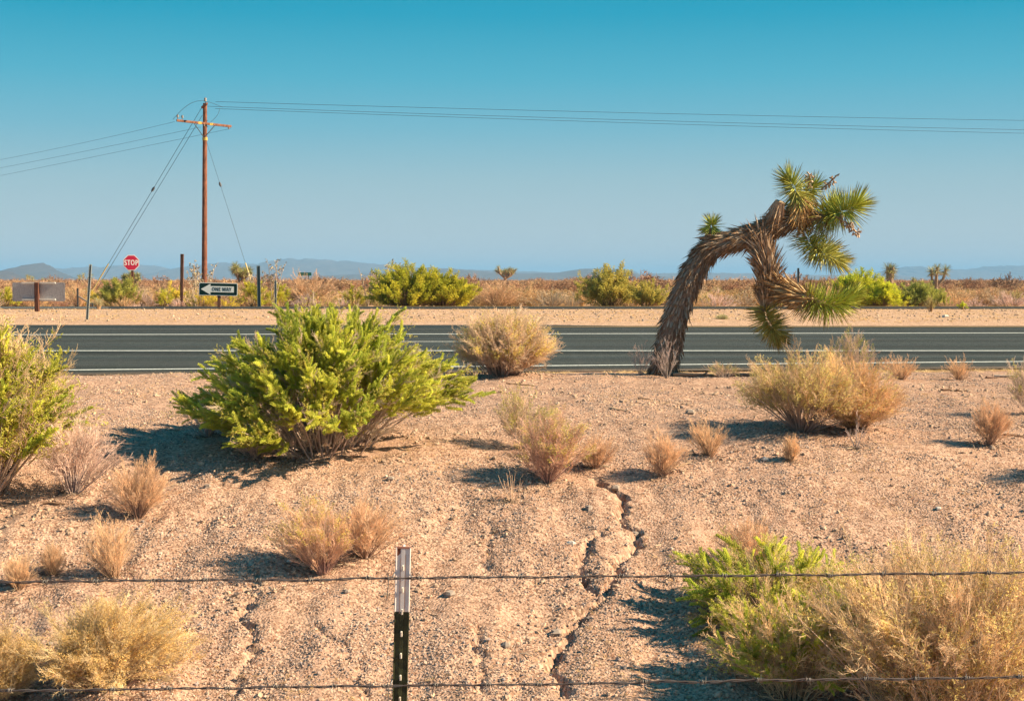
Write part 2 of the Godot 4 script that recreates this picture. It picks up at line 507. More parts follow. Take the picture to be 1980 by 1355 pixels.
		"stalk": return {n = 16, r = .004, c = Color(0.549, 0.389, 0.285), foot = .16, rim = .85, fan = 1.0, up = 1.0, sprigs = [
			["fan", 8, .04, .07, .15, Color(0.549, 0.389, 0.270), Color(0.608, 0.454, 0.300), .25, "dry_twigs"]]}
		"dead": return {n = 14, r = .0055, c = Color(0.353, 0.281, 0.260), foot = .06, rim = .6, fan = .7, up = .5, sprigs = [
			["fan", 6, .07, .13, .4, Color(0.412, 0.324, 0.300), Color(0.490, 0.378, 0.350), .3, "dry_twigs"]]}
		"wisp": return {n = 36, r = .003, c = Color(0.353, 0.292, 0.270), foot = .1, rim = .5, fan = .7, up = .5, sprigs = [
			["fan", 5, .08, .14, .4, Color(0.412, 0.324, 0.300), Color(0.451, 0.367, 0.340), .3, "dry_twigs"]]}
		# beyond the roads
		"tuft": return {n = 34, r = .012, c = Color(.34, .24, .12), foot = .3, rim = .4, fan = .2, up = .4, sprigs = [["clump", 5, .25, .42, .35, Color.WHITE, Color.WHITE, .5, "leaves"]]}
		"leafy": return {n = 60, r = .014, c = Color(.32, .22, .12), foot = .25, rim = .42, fan = .25, up = .8, sprigs = [["clump", 6, .3, .5, .35, Color.WHITE, Color.WHITE, .3, "leaves"]]}
		"leafybig": return {n = 90, r = .016, c = Color(.32, .22, .12), foot = .25, rim = .3, fan = .15, up = .5, sprigs = [["clump", 7, .28, .46, .4, Color.WHITE, Color.WHITE, .5, "leaves"]]}
		"twiggy": return {n = 60, r = .009, c = Color(.42, .27, .16), foot = .25, rim = .45, fan = .35, up = .5, sprigs = [["far_twig", 7, .25, .42, .25, Color.WHITE, Color.WHITE, .45, "dry_twigs"]]}
	return {}

const TONES := {
	"yg": [Color(.36, .36, .05), Color(.46, .42, .07)], "yellow": [Color(0.470, 0.410, 0.075), Color(0.549, 0.464, 0.105)], "olive": [Color(.27, .28, .08), Color(.40, .38, .12)],
	"olive2": [Color(.26, .25, .07), Color(.42, .36, .11)], "green": [Color(.26, .28, .03), Color(.44, .40, .06)], "bright": [Color(.34, .38, .04), Color(.48, .47, .06)],
	"dark": [Color(.20, .23, .07), Color(.33, .33, .10)], "tan": [Color(0.431, 0.292, 0.195), Color(0.549, 0.389, 0.255)], "gold": [Color(0.510, 0.356, 0.210), Color(0.608, 0.454, 0.270)],
	"pale": [Color(0.529, 0.410, 0.375), Color(0.647, 0.508, 0.465)], "grey": [Color(0.372, 0.292, 0.270), Color(0.470, 0.367, 0.340)], "red": [Color(0.333, 0.194, 0.165), Color(0.431, 0.259, 0.210)],
	"drab": [Color(0.294, 0.248, 0.195), Color(0.392, 0.313, 0.240)], "sage": [Color(.36, .35, .20), Color(.46, .43, .27)], "olivetwig": [Color(.34, .29, .10), Color(0.451, 0.410, 0.210)]}

func shrub(called: String, label: String, kind: String, x: float, ahead: float, w: float, h: float, lean: float, sd: int, tone := "", group := "") -> Node3D:
	rng.seed = sd * 7919 + 13
	var far := tone != ""
	var K := kinds(kind)
	var root := thing(called, label, "grass" if called == "grass_tuft" else "shrub", spot(x, ahead, .01), group)
	var y0 := root.position.y
	var f := clampf(w / (2.0 if far else 0.6), 0.6, 1.5) if kind not in ["broom", "broom2", "broom3", "strawbig2", "olive", "gold"] else 1.0
	if far: f = clampf(w / 2.2, 0.4, 1.9)
	var count := int(K.n * f)
	var s := Shape.new()
	var where := {}
	var tints := {}
	for q in K.sprigs.size():
		for v in sprays[K.sprigs[q][0]].size():
			where[Vector2i(q, v)] = []
			tints[Vector2i(q, v)] = PackedColorArray()
	var size_k := clampf(h / 0.55, 0.45, 1.15) if not far else clampf(h / 1.4, 0.3, 1.1)
	var lobe_seed := rnd(0, 100)
	if not far and not kind.begins_with("broom"): lean += rnd(-.12, .12) * w
	for k in count:
		var a := rnd(0, TAU)
		var lobe := 1.0 + (0.2 if kind in ["broom", "gold"] else 0.48) * crumbs.get_noise_2d(cos(a) * 1.1 + lobe_seed, sin(a) * 1.1) * 1.6
		var e01 := sqrt(rnd(0.0, 1.0))
		var shell := lerpf(0.62, 1.0, pow(rnd(0, 1), 0.45))
		var reach := lerpf(e01, pow(e01, 0.8), K.fan)
		var rim: float = K.rim - (.30 * maxf(0.0, cos(a - 2.3)) if kind == "broom" else 0.0)
		var end_h: float = h * lerpf(1.0, rim, pow(e01, 2.2)) * shell * rnd(.86, 1.04)
		end_h *= 1.0 + (0.22 if kind in ["broom", "gold"] else 0.36) * crumbs.get_noise_2d(cos(a) * e01 * 1.7 + lobe_seed, sin(a) * e01 * 1.7 + 40.0)
		var end := Vector3(cos(a) * w * .5 * reach * shell * lobe, end_h, sin(a) * w * (.46 if not far else .30) * reach * shell * lobe)
		end.x += lean * end_h / h
		var foot_r: float = K.foot * w * .5
		var base := Vector3(end.x * .0 + cos(a) * foot_r * e01 * rnd(.3, 1), 0, sin(a) * foot_r * e01 * rnd(.3, 1))
		base.y = ground_height(x + base.x, ahead - base.z) - y0 - .015
		var floor_y := ground_height(x + end.x, ahead - end.z) - y0 + .03
		end.y = maxf(end.y + base.y * .3, floor_y)
		var mid := base.lerp(end, .5)
		mid.y += lerpf(end_h * .14, -end_h * .02, K.fan)
		mid = mid.lerp(Vector3(base.x, mid.y, base.z), .22) + ball() * h * .085
		var pts := []
		for j in 5:
			var t := j / 4.0
			pts.append(base.lerp(mid, t).lerp(mid.lerp(end, t), t))
		var r: float = K.r * rnd(.7, 1.3) * (1.0 if far else clampf(h / .7, .55, 1.2))
		var cc: Color = shade(K.c, rnd(.75, 1.2))
		s.tube(pts, [r * 1.3, r, r * .8, r * .6, r * .35], 4 if not far else 3, [shade(cc, .85), cc, cc, shade(cc, 1.1), shade(cc, 1.15)])
		var patch := 0.5 + 0.9 * relief.get_noise_2d(end.x * .9 + lobe_seed, end.y * .9 + end.z * .9)
		for q in K.sprigs.size():
			var g: Array = K.sprigs[q]
			var kindset: Array = sprays[g[0]]
			for j in maxi(1, int(g[1] * (.8 if not far else 1.25))):
				var t := lerpf(g[4], 1.0, pow(rnd(0, 1), .8))
				var o: Vector3 = base.lerp(mid, t).lerp(mid.lerp(end, t), t)
				var tang: Vector3 = (mid - base).lerp(end - mid, t).normalized()
				var outw := Vector3(end.x, end.y * .5, end.z).normalized()
				var d: Vector3 = (tang * .75 + outw * g[7] + ball() * (.62 if g[0] != "shoot" else .85) + Vector3.UP * K.up * .6).normalized()
				var l := rnd(g[2], g[3]) * size_k * (1.15 - .35 * t)
				if g[0] == "shoot": l = rnd(g[2], g[3])
				o += ball() * l * .25
				var tipy := ground_height(x + o.x, ahead - o.z) - y0
				if o.y < tipy: o.y = tipy + .01
				var v := rng.randi() % kindset.size()
				var key := Vector2i(q, v)
				where[key].append(Transform3D(aim(d, rnd(0, TAU), l), o))
				var ca: Color = TONES[tone][0] if far else g[5]
				var cb: Color = TONES[tone][1] if far else g[6]
				tints[key].append(shade(mixc(ca, cb, clampf(patch + rnd(-.35, .35), 0, 1)), rnd(.72, 1.25) * (1.25 if g[0] == "shoot" else 1.75)))
	part("stems", s.mesh(), mats["twig"], root)
	for q in K.sprigs.size():
		for v in sprays[K.sprigs[q][0]].size():
			var key := Vector2i(q, v)
			if where[key].size():
				scatter(K.sprigs[q][8], sprays[K.sprigs[q][0]][v], mats["dry_twig"] if K.sprigs[q][0] in ["twig", "fan", "far_twig"] else mats["leaf"], where[key], tints[key], root)
	return root

# ------------------------------------------------------------------ yuccas
func path_at(p: Array, t: float) -> Array:      # [point, tangent, radius] along a list of Vector4(x, y, z, radius)
	var f := clampf(t, 0, 1) * (p.size() - 1)
	var k := mini(int(f), p.size() - 2)
	var q: Vector4 = p[k].lerp(p[k + 1], f - k)
	var before: Vector4 = p[maxi(k - 1, 0)]
	var a: Vector4 = p[k]
	var b: Vector4 = p[k + 1]
	var d := Vector3(b.x - a.x, b.y - a.y, b.z - a.z).normalized()
	var d0 := Vector3(a.x - before.x, a.y - before.y, a.z - before.z)
	if d0.length() > 0: d = d0.normalized().lerp(d, clampf(0.5 + (f - k), 0, 1)).normalized()
	return [Vector3(q.x, q.y, q.z), d, q.w]

func make_blade(wide: float) -> ArrayMesh:      # a stiff pointed leaf, +y, three-sided
	var s := Shape.new()
	var r := wide * .5
	var c0 := Color(1, 1, 1)
	var prev := []
	for k in 4:
		var t: float = [0.0, .3, .7, 1.0][k]
		var q: float = r * [0.75, 1.0, .6, .05][k]
		var bow := .05 * t * t
		var col: Color = [Color(1.15, 1.1, .9), Color(1, 1, 1), Color(.95, .95, .95), Color(.55, .45, .35)][k]
		var ring := [Vector3(-q, t, bow), Vector3(0, t, bow - q * .55), Vector3(q, t, bow), Vector3(0, t, bow + q * .12)]
		if k > 0:
			for e in 4:
				var f := (e + 1) % 4
				s.tri(prev[e], ring[e], prev[f], col)
				s.tri(prev[f], ring[e], ring[f], col)
		prev = ring
	return s.mesh()

func limb(called: String, p: Array, col_a: Color, col_b: Color, parent: Node, sides := 12) -> MeshInstance3D:
	var s := Shape.new()
	var pts := []
	var rad := []
	var col := []
	var steps := (p.size() - 1) * 6
	for k in steps + 1:
		var q := path_at(p, float(k) / steps)
		pts.append(q[0])
		rad.append(q[2] * (1.0 + .26 * crumbs.get_noise_2d(k * .9, p.size() * 3.0)))
		col.append(mixc(col_a, col_b, rnd(0, 1)))
	s.tube(pts, rad, sides, col, true)
	return part(called, s.mesh(), mats["twig"], parent)

# dead leaves lying back along a limb
func thatch(called: String, p: Array, count: int, t0: float, t1: float, short: float, long: float, lift: float, ca: Color, cb: Color, blade: Mesh, parent: Node) -> void:
	var where := []
	var tint := PackedColorArray()
	for k in count:
		var q := path_at(p, lerpf(t0, t1, rnd(0, 1)))
		var t: Vector3 = q[1]
		var side := t.cross(ball()).normalized()
		var d := (-t * rnd(.7, 1.0) + side * rnd(.12, lift) + ball() * .16 + Vector3.DOWN * .18).normalized()
		where.append(Transform3D(aim(d, rnd(0, TAU), rnd(short, long), rnd(.7, 1.3)), q[0] + side * q[2] * .9))
		var grey := rnd(0, 1)
		tint.append(shade(mixc(ca, cb, grey), rnd(.6, 1.25)))
	scatter(called, blade, mats["dry_blade"], where, tint, parent)

func rosette(called: String, p: Array, count: int, long: float, old: float, ca: Color, cb: Color, blade: Mesh, parent: Node, label := "") -> void:
	var where := []
	var tint := PackedColorArray()
	for k in count:
		var t := float(k) / count
		var q := path_at(p, t)
		var tang: Vector3 = q[1]
		var w := k * 2.39996 + rnd(-.2, .2)
		var x := tang.cross(Vector3(.2, .3, .93)).normalized()
		var side := (x * cos(w) + tang.cross(x) * sin(w)).normalized()
		var ahead := lerpf(-old, 2.2, pow(t, 2.2))
		var d := (side + tang * ahead + ball() * .13).normalized()
		if t < .45: d = (d + Vector3.DOWN * .25).normalized()
		var l := long * rnd(.78, 1.08) * (1.0 - .22 * pow(t, 4.0))
		where.append(Transform3D(aim(d, rnd(0, TAU), l, .16 / long * .9), q[0] + side * q[2] * .7))
		var c := mixc(ca, cb, clampf(t + rnd(-.3, .3), 0, 1))
		if t < .16 and rng.randf() < .5: c = Color(.42, .30, .15)
		tint.append(shade(c, rnd(.75, 1.2)))
	var o := scatter(called, blade, mats["blade"], where, tint, parent)
	if label: o.set_meta("label", label)

func leaning_yucca() -> void:
	rng.seed = 4242
	var root := thing("joshua_tree", "large shaggy Joshua tree bent over to the right beside the near road", "tree", Vector3(1.471, 0.128, -13.7))
	var trunk := [Vector4(-0.016, -0.045, 0.000, 0.128), Vector4(0.016, 0.138, 0.000, 0.109), Vector4(0.064, 0.370, 0.000, 0.102), Vector4(0.145, 0.635, 0.000, 0.100), Vector4(0.243, 0.891, 0.000, 0.097), Vector4(0.357, 1.097, 0.000, 0.092), Vector4(0.480, 1.220, 0.020, 0.084), Vector4(0.645, 1.261, 0.040, 0.077), Vector4(0.826, 1.302, 0.040, 0.079), Vector4(0.957, 1.363, 0.030, 0.079), Vector4(1.089, 1.434, 0.020, 0.077), Vector4(1.237, 1.459, 0.000, 0.064), Vector4(1.385, 1.475, 0.000, 0.051), Vector4(1.500, 1.478, 0.000, 0.038)]
	var drop := [Vector4(0.884, 1.286, 0.050, 0.070), Vector4(0.918, 1.179, 0.090, 0.079), Vector4(0.957, 1.047, 0.120, 0.077), Vector4(0.978, 0.915, 0.130, 0.070), Vector4(0.979, 0.800, 0.120, 0.058), Vector4(0.955, 0.684, 0.100, 0.044), Vector4(0.944, 0.577, 0.080, 0.032)]
	var side := [Vector4(0.995, 0.891, 0.120, 0.064), Vector4(1.095, 0.800, 0.160, 0.054), Vector4(1.211, 0.747, 0.190, 0.046), Vector4(1.327, 0.704, 0.200, 0.038), Vector4(1.460, 0.659, 0.190, 0.033), Vector4(1.625, 0.643, 0.160, 0.026), Vector4(1.781, 0.717, 0.140, 0.018)]
	var stub := [Vector4(1.010, 1.393, 0.050, 0.064), Vector4(1.052, 1.516, 0.090, 0.064), Vector4(1.084, 1.619, 0.120, 0.046)]
	var bud := [Vector4(0.423, 1.195, 0.000, 0.058), Vector4(0.430, 1.294, 0.020, 0.044), Vector4(0.440, 1.368, 0.030, 0.026)]
	var crown := [Vector4(1.245, 1.450, 0.000, 0.058), Vector4(1.293, 1.565, 0.020, 0.051), Vector4(1.317, 1.672, 0.030, 0.038)]
	var bark_a := Color(.17, .125, .10)
	var bark_b := Color(.26, .19, .15)
	var grey := Color(.52, .43, .34)
	var brown := Color(.40, .26, .17)
	var straw := Color(.72, .54, .32)
	var blade := make_blade(.08)
	var short := make_blade(.13)
	limb("trunk", trunk, bark_a, bark_b, root, 16)
	limb("branch", drop, bark_a, bark_b, root)
	limb("branch", side, Color(.3, .2, .12), Color(.4, .28, .16), root)
	limb("branch", crown, Color(.3, .2, .12), Color(.42, .28, .16), root)
	limb("broken_stub", stub, Color(.3, .22, .16), Color(.4, .3, .2), root)
	limb("branch", bud, bark_a, bark_b, root)
	thatch("dead_leaf_thatch", trunk, 3300, .0, .5, .05, .17, .5, grey, Color(.24, .17, .13), short, root)
	thatch("dead_leaf_thatch", trunk, 2300, .42, .86, .11, .21, .42, grey, brown, blade, root)
	thatch("dead_leaf_thatch", trunk, 520, .80, 1.0, .12, .20, .6, Color(.50, .37, .22), brown, blade, root)
	thatch("dead_leaf_thatch", drop, 900, .0, .95, .13, .24, .55, grey, brown, blade, root)
	thatch("dead_leaf_thatch", side, 520, .1, .58, .16, .27, .5, straw, Color(.46, .30, .16), blade, root)
	thatch("dead_leaf_thatch", stub, 420, .15, 1.0, .13, .22, .22, Color(.50, .37, .26), Color(.42, .28, .19), blade, root)
	thatch("dead_leaf_thatch", bud, 130, .0, .8, .06, .11, .5, grey, brown, blade, root)
	thatch("dead_leaf_thatch", crown, 750, .2, 1.0, .13, .23, 1.0, Color(.85, .60, .28), Color(.62, .42, .22), blade, root)
	var g0 := Color(.56, .52, .15)
	var g1 := Color(.34, .40, .085)
	var g2 := Color(.52, .55, .10)
	rosette("leaf_head", [Vector4(1.293, 1.623, 0.030, 0.020), Vector4(1.234, 1.738, 0.060, 0.020), Vector4(1.159, 1.852, 0.080, 0.015)], 315, 0.218, .6, g0, g1, blade, root)
	rosette("leaf_head", [Vector4(1.326, 1.639, -0.030, 0.020), Vector4(1.399, 1.721, -0.080, 0.020), Vector4(1.467, 1.800, -0.100, 0.015)], 229, 0.170, .5, g0, g1, blade, root)
	rosette("leaf_head", [Vector4(1.484, 1.475, 0.000, 0.020), Vector4(1.648, 1.505, 0.040, 0.020), Vector4(1.763, 1.549, 0.060, 0.020), Vector4(1.853, 1.615, 0.080, 0.015)], 401, 0.250, .5, g1, g2, blade, root)
	rosette("leaf_head", [Vector4(1.517, 1.491, -0.060, 0.020), Vector4(1.607, 1.537, -0.120, 0.020), Vector4(1.677, 1.623, -0.160, 0.015)], 248, 0.213, .4, g1, g2, blade, root)
	rosette("leaf_head", [Vector4(1.337, 1.344, 0.020, 0.020), Vector4(1.388, 1.220, 0.050, 0.020), Vector4(1.471, 1.146, 0.080, 0.020), Vector4(1.595, 1.077, 0.100, 0.020), Vector4(1.678, 1.047, 0.100, 0.015)], 382, 0.218, .4, g1, g0, blade, root)
	rosette("leaf_head", [Vector4(1.454, 1.179, -0.020, 0.020), Vector4(1.553, 1.154, -0.100, 0.020), Vector4(1.644, 1.146, -0.140, 0.015)], 210, 0.202, .3, g1, g0, blade, root)
	rosette("leaf_head", [Vector4(1.302, 0.709, 0.200, 0.020), Vector4(1.427, 0.651, 0.200, 0.020), Vector4(1.559, 0.626, 0.180, 0.020), Vector4(1.691, 0.659, 0.150, 0.020), Vector4(1.806, 0.750, 0.130, 0.015)], 620, .235, .3, g1, g2, blade, root)
	rosette("leaf_head", [Vector4(0.944, 0.610, 0.080, 0.020), Vector4(0.973, 0.494, 0.100, 0.020), Vector4(1.032, 0.387, 0.120, 0.020), Vector4(1.082, 0.320, 0.120, 0.015)], 520, .20, .5, g0, Color(.34, .29, .07), blade, root)
	rosette("leaf_head", [Vector4(0.436, 1.344, 0.020, 0.020), Vector4(0.443, 1.393, 0.030, 0.020), Vector4(0.446, 1.426, 0.030, 0.015)], 143, 0.143, .3, g1, g2, blade, root)
	# dried flower clusters
	for f in [[[Vector4(1.599, 1.483, 0.120, 0.020), Vector4(1.715, 1.409, 0.160, 0.020), Vector4(1.816, 1.307, 0.180, 0.010)], 44], [[Vector4(1.498, 1.738, -0.020, 0.020), Vector4(1.563, 1.795, 0.000, 0.020), Vector4(1.625, 1.852, 0.020, 0.010)], 22], [[Vector4(1.366, 1.738, -0.020, 0.020), Vector4(1.390, 1.828, 0.000, 0.020), Vector4(1.381, 1.877, 0.020, 0.010)], 20]]:
		var s := Shape.new()
		var p: Array = f[0]
		var pts := []
		var rr := []
		for q in p:
			pts.append(Vector3(q.x, q.y, q.z)); rr.append(.008)
		s.tube(pts, rr, 5, [Color(.34, .22, .15)], true)
		for k in f[1]:
			var q := path_at(p, rnd(.25, 1.0))
			var d := ball()
			var at: Vector3 = q[0] + d * .035
			s.tube([q[0], at], [.003, .003], 3, [Color(.34, .22, .15)])
			s.tube([at - d * .008, at, at + d * .022], [.004, .011, .003], 5, [shade(Color(.44, .33, .25), rnd(.6, 1.2))], true)
		part("dried_flower_stalk", s.mesh(), mats["twig"], root)

func far_yucca(label: String, x: float, ahead: float, h: float, heads: int, spread: float, sd: int, thick := 1.0) -> void:
	rng.seed = sd
	var root := thing("joshua_tree", label, "tree", spot(x, ahead, .03), "")
	var bole := Shape.new()
	var blade := make_blade(.2)
	var crowns := []
	var fork := h * rnd(.28, .42)
	var r := h * .042 * thick
	var top := Vector3(rnd(-.05, .05) * h, fork, 0)
	bole.tube([Vector3(0, -.05, 0), top * .5, top], [r * 1.4, r * 1.1, r], 8, [Color(.22, .16, .12), Color(.28, .2, .15)])
	for k in heads:
		var a := TAU * k / heads + rnd(-.4, .4)
		var out := spread * h * rnd(.5, 1.0) if heads > 1 else .02
		var tip := Vector3(cos(a) * out, h * rnd(.70, .93), sin(a) * out)
		var mid := top.lerp(tip, .5) + Vector3(cos(a) * out * .25, -.04 * h, sin(a) * out * .25)
		bole.tube([top, mid, tip], [r * .9, r * .75, r * .6], 6, [Color(.28, .2, .15), Color(.34, .25, .18)])
		crowns.append([mid, tip, h * (.15 if heads > 4 else .17) * rnd(.85, 1.15)])
		if heads > 4:
			var b := a + rnd(.5, 1.0)
			var t2 := mid + Vector3(cos(b) * out * .6, h * rnd(.1, .28), sin(b) * out * .6)
			bole.tube([mid, t2], [r * .7, r * .5], 6, [Color(.3, .22, .16)])
			crowns.append([mid, t2, h * .14])
			var t3 := mid + Vector3(cos(b + 2.2) * out * .7, h * rnd(.02, .22), sin(b + 2.2) * out * .7)
			bole.tube([mid, t3], [r * .7, r * .5], 6, [Color(.3, .22, .16)])
			crowns.append([mid, t3, h * .13])
	part("trunk", bole.mesh(), mats["twig"], root)
	for c in crowns:
		var p0: Vector3 = c[0]
		var p1: Vector3 = c[1]
		var ax := p0.lerp(p1, .55)
		var n := 90 if ahead < 150 else 60
		rosette("leaf_head", [Vector4(ax.x, ax.y, ax.z, r * .6), Vector4(p1.x, p1.y, p1.z, r * .4)], n, c[2] * (1.25 if ahead < 150 else 1.0), .5, Color(.45, .38, .16), Color(.34, .36, .12), blade, root)

# ------------------------------------------------------------------ road furniture
func words_on(text: String, tall: float, squeeze: float, col: Material, parent: Node, at: Vector3) -> void:
	var f := SystemFont.new()
	f.font_names = PackedStringArray(["Droid Sans"])
	f.font_weight = 700
	var t := TextMesh.new()
	t.text = text
	t.font = f
	t.font_size = 64
	t.pixel_size = tall / (0.714 * 64.0)
	t.depth = 0.006
	t.horizontal_alignment = HORIZONTAL_ALIGNMENT_CENTER
	t.vertical_alignment = VERTICAL_ALIGNMENT_CENTER
	var o := part("lettering", t, col, parent, at)
	o.scale = Vector3(squeeze, 1, 1)

func prism(p: PackedVector2Array, z0: float, z1: float, col: Color, s: Shape) -> void:
	var tris := Geometry2D.triangulate_polygon(p)
	var cw := Geometry2D.is_polygon_clockwise(p)
	for k in range(0, tris.size(), 3):
		var a := p[tris[k]]
		var b := p[tris[k + 1]]
		var d := p[tris[k + 2]]
		if (b - a).cross(d - a) > 0:
			var q := b; b = d; d = q
		s.tri(Vector3(a.x, a.y, z1), Vector3(b.x, b.y, z1), Vector3(d.x, d.y, z1), col)
		s.tri(Vector3(a.x, a.y, z0), Vector3(d.x, d.y, z0), Vector3(b.x, b.y, z0), col)
	for k in p.size():
		var a := p[k]
		var b := p[(k + 1) % p.size()]
		if (not cw): s.quad(Vector3(a.x, a.y, z0), Vector3(a.x, a.y, z1), Vector3(b.x, b.y, z1), Vector3(b.x, b.y, z0), col)
		else: s.quad(Vector3(b.x, b.y, z0), Vector3(b.x, b.y, z1), Vector3(a.x, a.y, z1), Vector3(a.x, a.y, z0), col)

func ngon(sides: int, r: float, turn: float) -> PackedVector2Array:
	var p := PackedVector2Array()
	for k in sides: p.append(Vector2(cos(turn - TAU * k / sides), sin(turn - TAU * k / sides)) * r)
	return p

func rect(w: float, h: float, cut := 0.0) -> PackedVector2Array:
	var a := w / 2
	var b := h / 2
	if cut <= 0.0: return PackedVector2Array([Vector2(-a, -b), Vector2(-a, b), Vector2(a, b), Vector2(a, -b)])
	return PackedVector2Array([Vector2(-a, -b + cut), Vector2(-a, b - cut), Vector2(-a + cut, b), Vector2(a - cut, b), Vector2(a, b - cut), Vector2(a, -b + cut), Vector2(a - cut, -b), Vector2(-a + cut, -b)])

func one_mesh(f: Callable) -> ArrayMesh:
	var s := Shape.new()
	f.call(s)
	return s.mesh()

func stop_sign() -> void:
	var at := spot(-18.46, 69)
	var root := thing("stop_sign", "red octagonal stop sign on a brown post beyond the far road at left", "sign", at)
	root.rotation.y = 0.12
	var y := 1.83 - at.y
	part("post", one_mesh(func(s): s.box(Vector3(0.04, y * .5 + .1, -.07), Vector3(.11, y + .2, .10), Color(.20, .075, .045), Basis.IDENTITY, .008)), mats["wood"], root)
	var white := Color(.78, .76, .76)
	var plate := part("panel", one_mesh(func(s): prism(ngon(8, .405, PI / 8), -.008, .0, white, s)), mats["painted"], root, Vector3(0, y, 0))
	part("red_face", one_mesh(func(s): prism(ngon(8, .372, PI / 8), .001, .004, Color(.50, .012, .055), s)), mats["painted"], plate)
	words_on("STOP", .25, .80, plain("sign_white", Color(.80, .78, .78), .5), plate, Vector3(0, 0, .006))

func one_way_sign() -> void:
	var at := spot(-10.24, 49.5, .02)
	var root := thing("one_way_sign", "black and white one way sign with left arrow by the far road", "sign", at)
	root.rotation = Vector3(0, .08, -.022)
	part("post", one_mesh(func(s): s.box(Vector3(.02, .45, -.07), Vector3(.10, .95, .10), Color(.16, .07, .045), Basis.IDENTITY, .008)), mats["wood"], root)
	var dull := plain("dull_paint", Color.WHITE, .9, 0.0, true)
	dull.metallic_specular = .15
	var plate := part("panel", one_mesh(func(s): prism(rect(1.33, .445, .03), -.008, 0, Color(.62, .66, .66), s)), mats["painted"], root, Vector3(0, .755, 0))
	part("dark_face", one_mesh(func(s): prism(rect(1.285, .40, .02), .001, .004, Color(.010, .028, .028), s)), dull, plate)
	var arrow := PackedVector2Array([Vector2(-.60, -.005), Vector2(-.27, .185), Vector2(-.27, .105), Vector2(.535, .105), Vector2(.535, -.105), Vector2(-.27, -.105), Vector2(-.27, -.195)])
	part("arrow", one_mesh(func(s): prism(arrow, .005, .008, Color(.64, .67, .67), s)), mats["painted"], plate)
	words_on("ONE WAY", .125, .86, plain("sign_black", Color(.012, .03, .03), .5), plate, Vector3(.115, 0, .010))
	for x in [-.4, .0, .4]:
		part("bolt", one_mesh(func(s): s.tube([Vector3(x, .205, 0), Vector3(x, .205, .014)], [.012, .010], 6, [Color(.5, .5, .5)], true)), mats["steel"], plate)

func blank_sign() -> void:
	var at := spot(-14.37, 43, .02)
	var root := thing("road_sign", "grey back of a wide road sign on a brown post at far left", "sign", at)
	root.rotation.y = -.06
	part("post", one_mesh(func(s): s.box(Vector3(0, .45, 0), Vector3(.125, .95, .11), Color(.17, .065, .04), Basis.IDENTITY, .008)), mats["wood"], root)
	part("panel", one_mesh(func(s): prism(rect(1.63, .57, .03), -.075, -.068, Color(.60, .55, .55), s)), mats["steel"], root, Vector3(.03, .635, 0))
	for y in [.905, .40]:
		part("bracket", one_mesh(func(s):
			s.box(Vector3(.04, 0, -.045), Vector3(1.04, .045, .035), Color(.74, .76, .76), Basis.IDENTITY, .004)
			s.box(Vector3(.04, .02, -.02), Vector3(1.04, .006, .045), Color(.8, .82, .82), Basis.IDENTITY, .002)), mats["painted"], root, Vector3(0, y, 0))

func steel_post(called: String, label: String, x: float, ahead: float, tall: float, wide: float, lean: float, col: Color, angle_iron := true) -> Node3D:
	var root := thing(called, label, "post", spot(x, ahead, .05))
	root.rotation.z = -lean
	part("shaft", one_mesh(func(s):
		s.box(Vector3(0, tall * .5, 0), Vector3(wide, tall + .1, .012), col, Basis.IDENTITY, .003)
		if angle_iron:
			for e in [-1, 1]: s.box(Vector3(e * wide * .44, tall * .5, .02), Vector3(wide * .16, tall + .1, .03), shade(col, 1.1), Basis.IDENTITY, .003)), mats["steel"], root)
	for k in 4:
		part("bolt_hole", one_mesh(func(s): s.tube([Vector3(0, tall - .06 - k * .07, .007), Vector3(0, tall - .06 - k * .07, .009)], [.007, .006], 6, [Color(.03, .03, .03)], true)), mats["steel"], root)
	return root

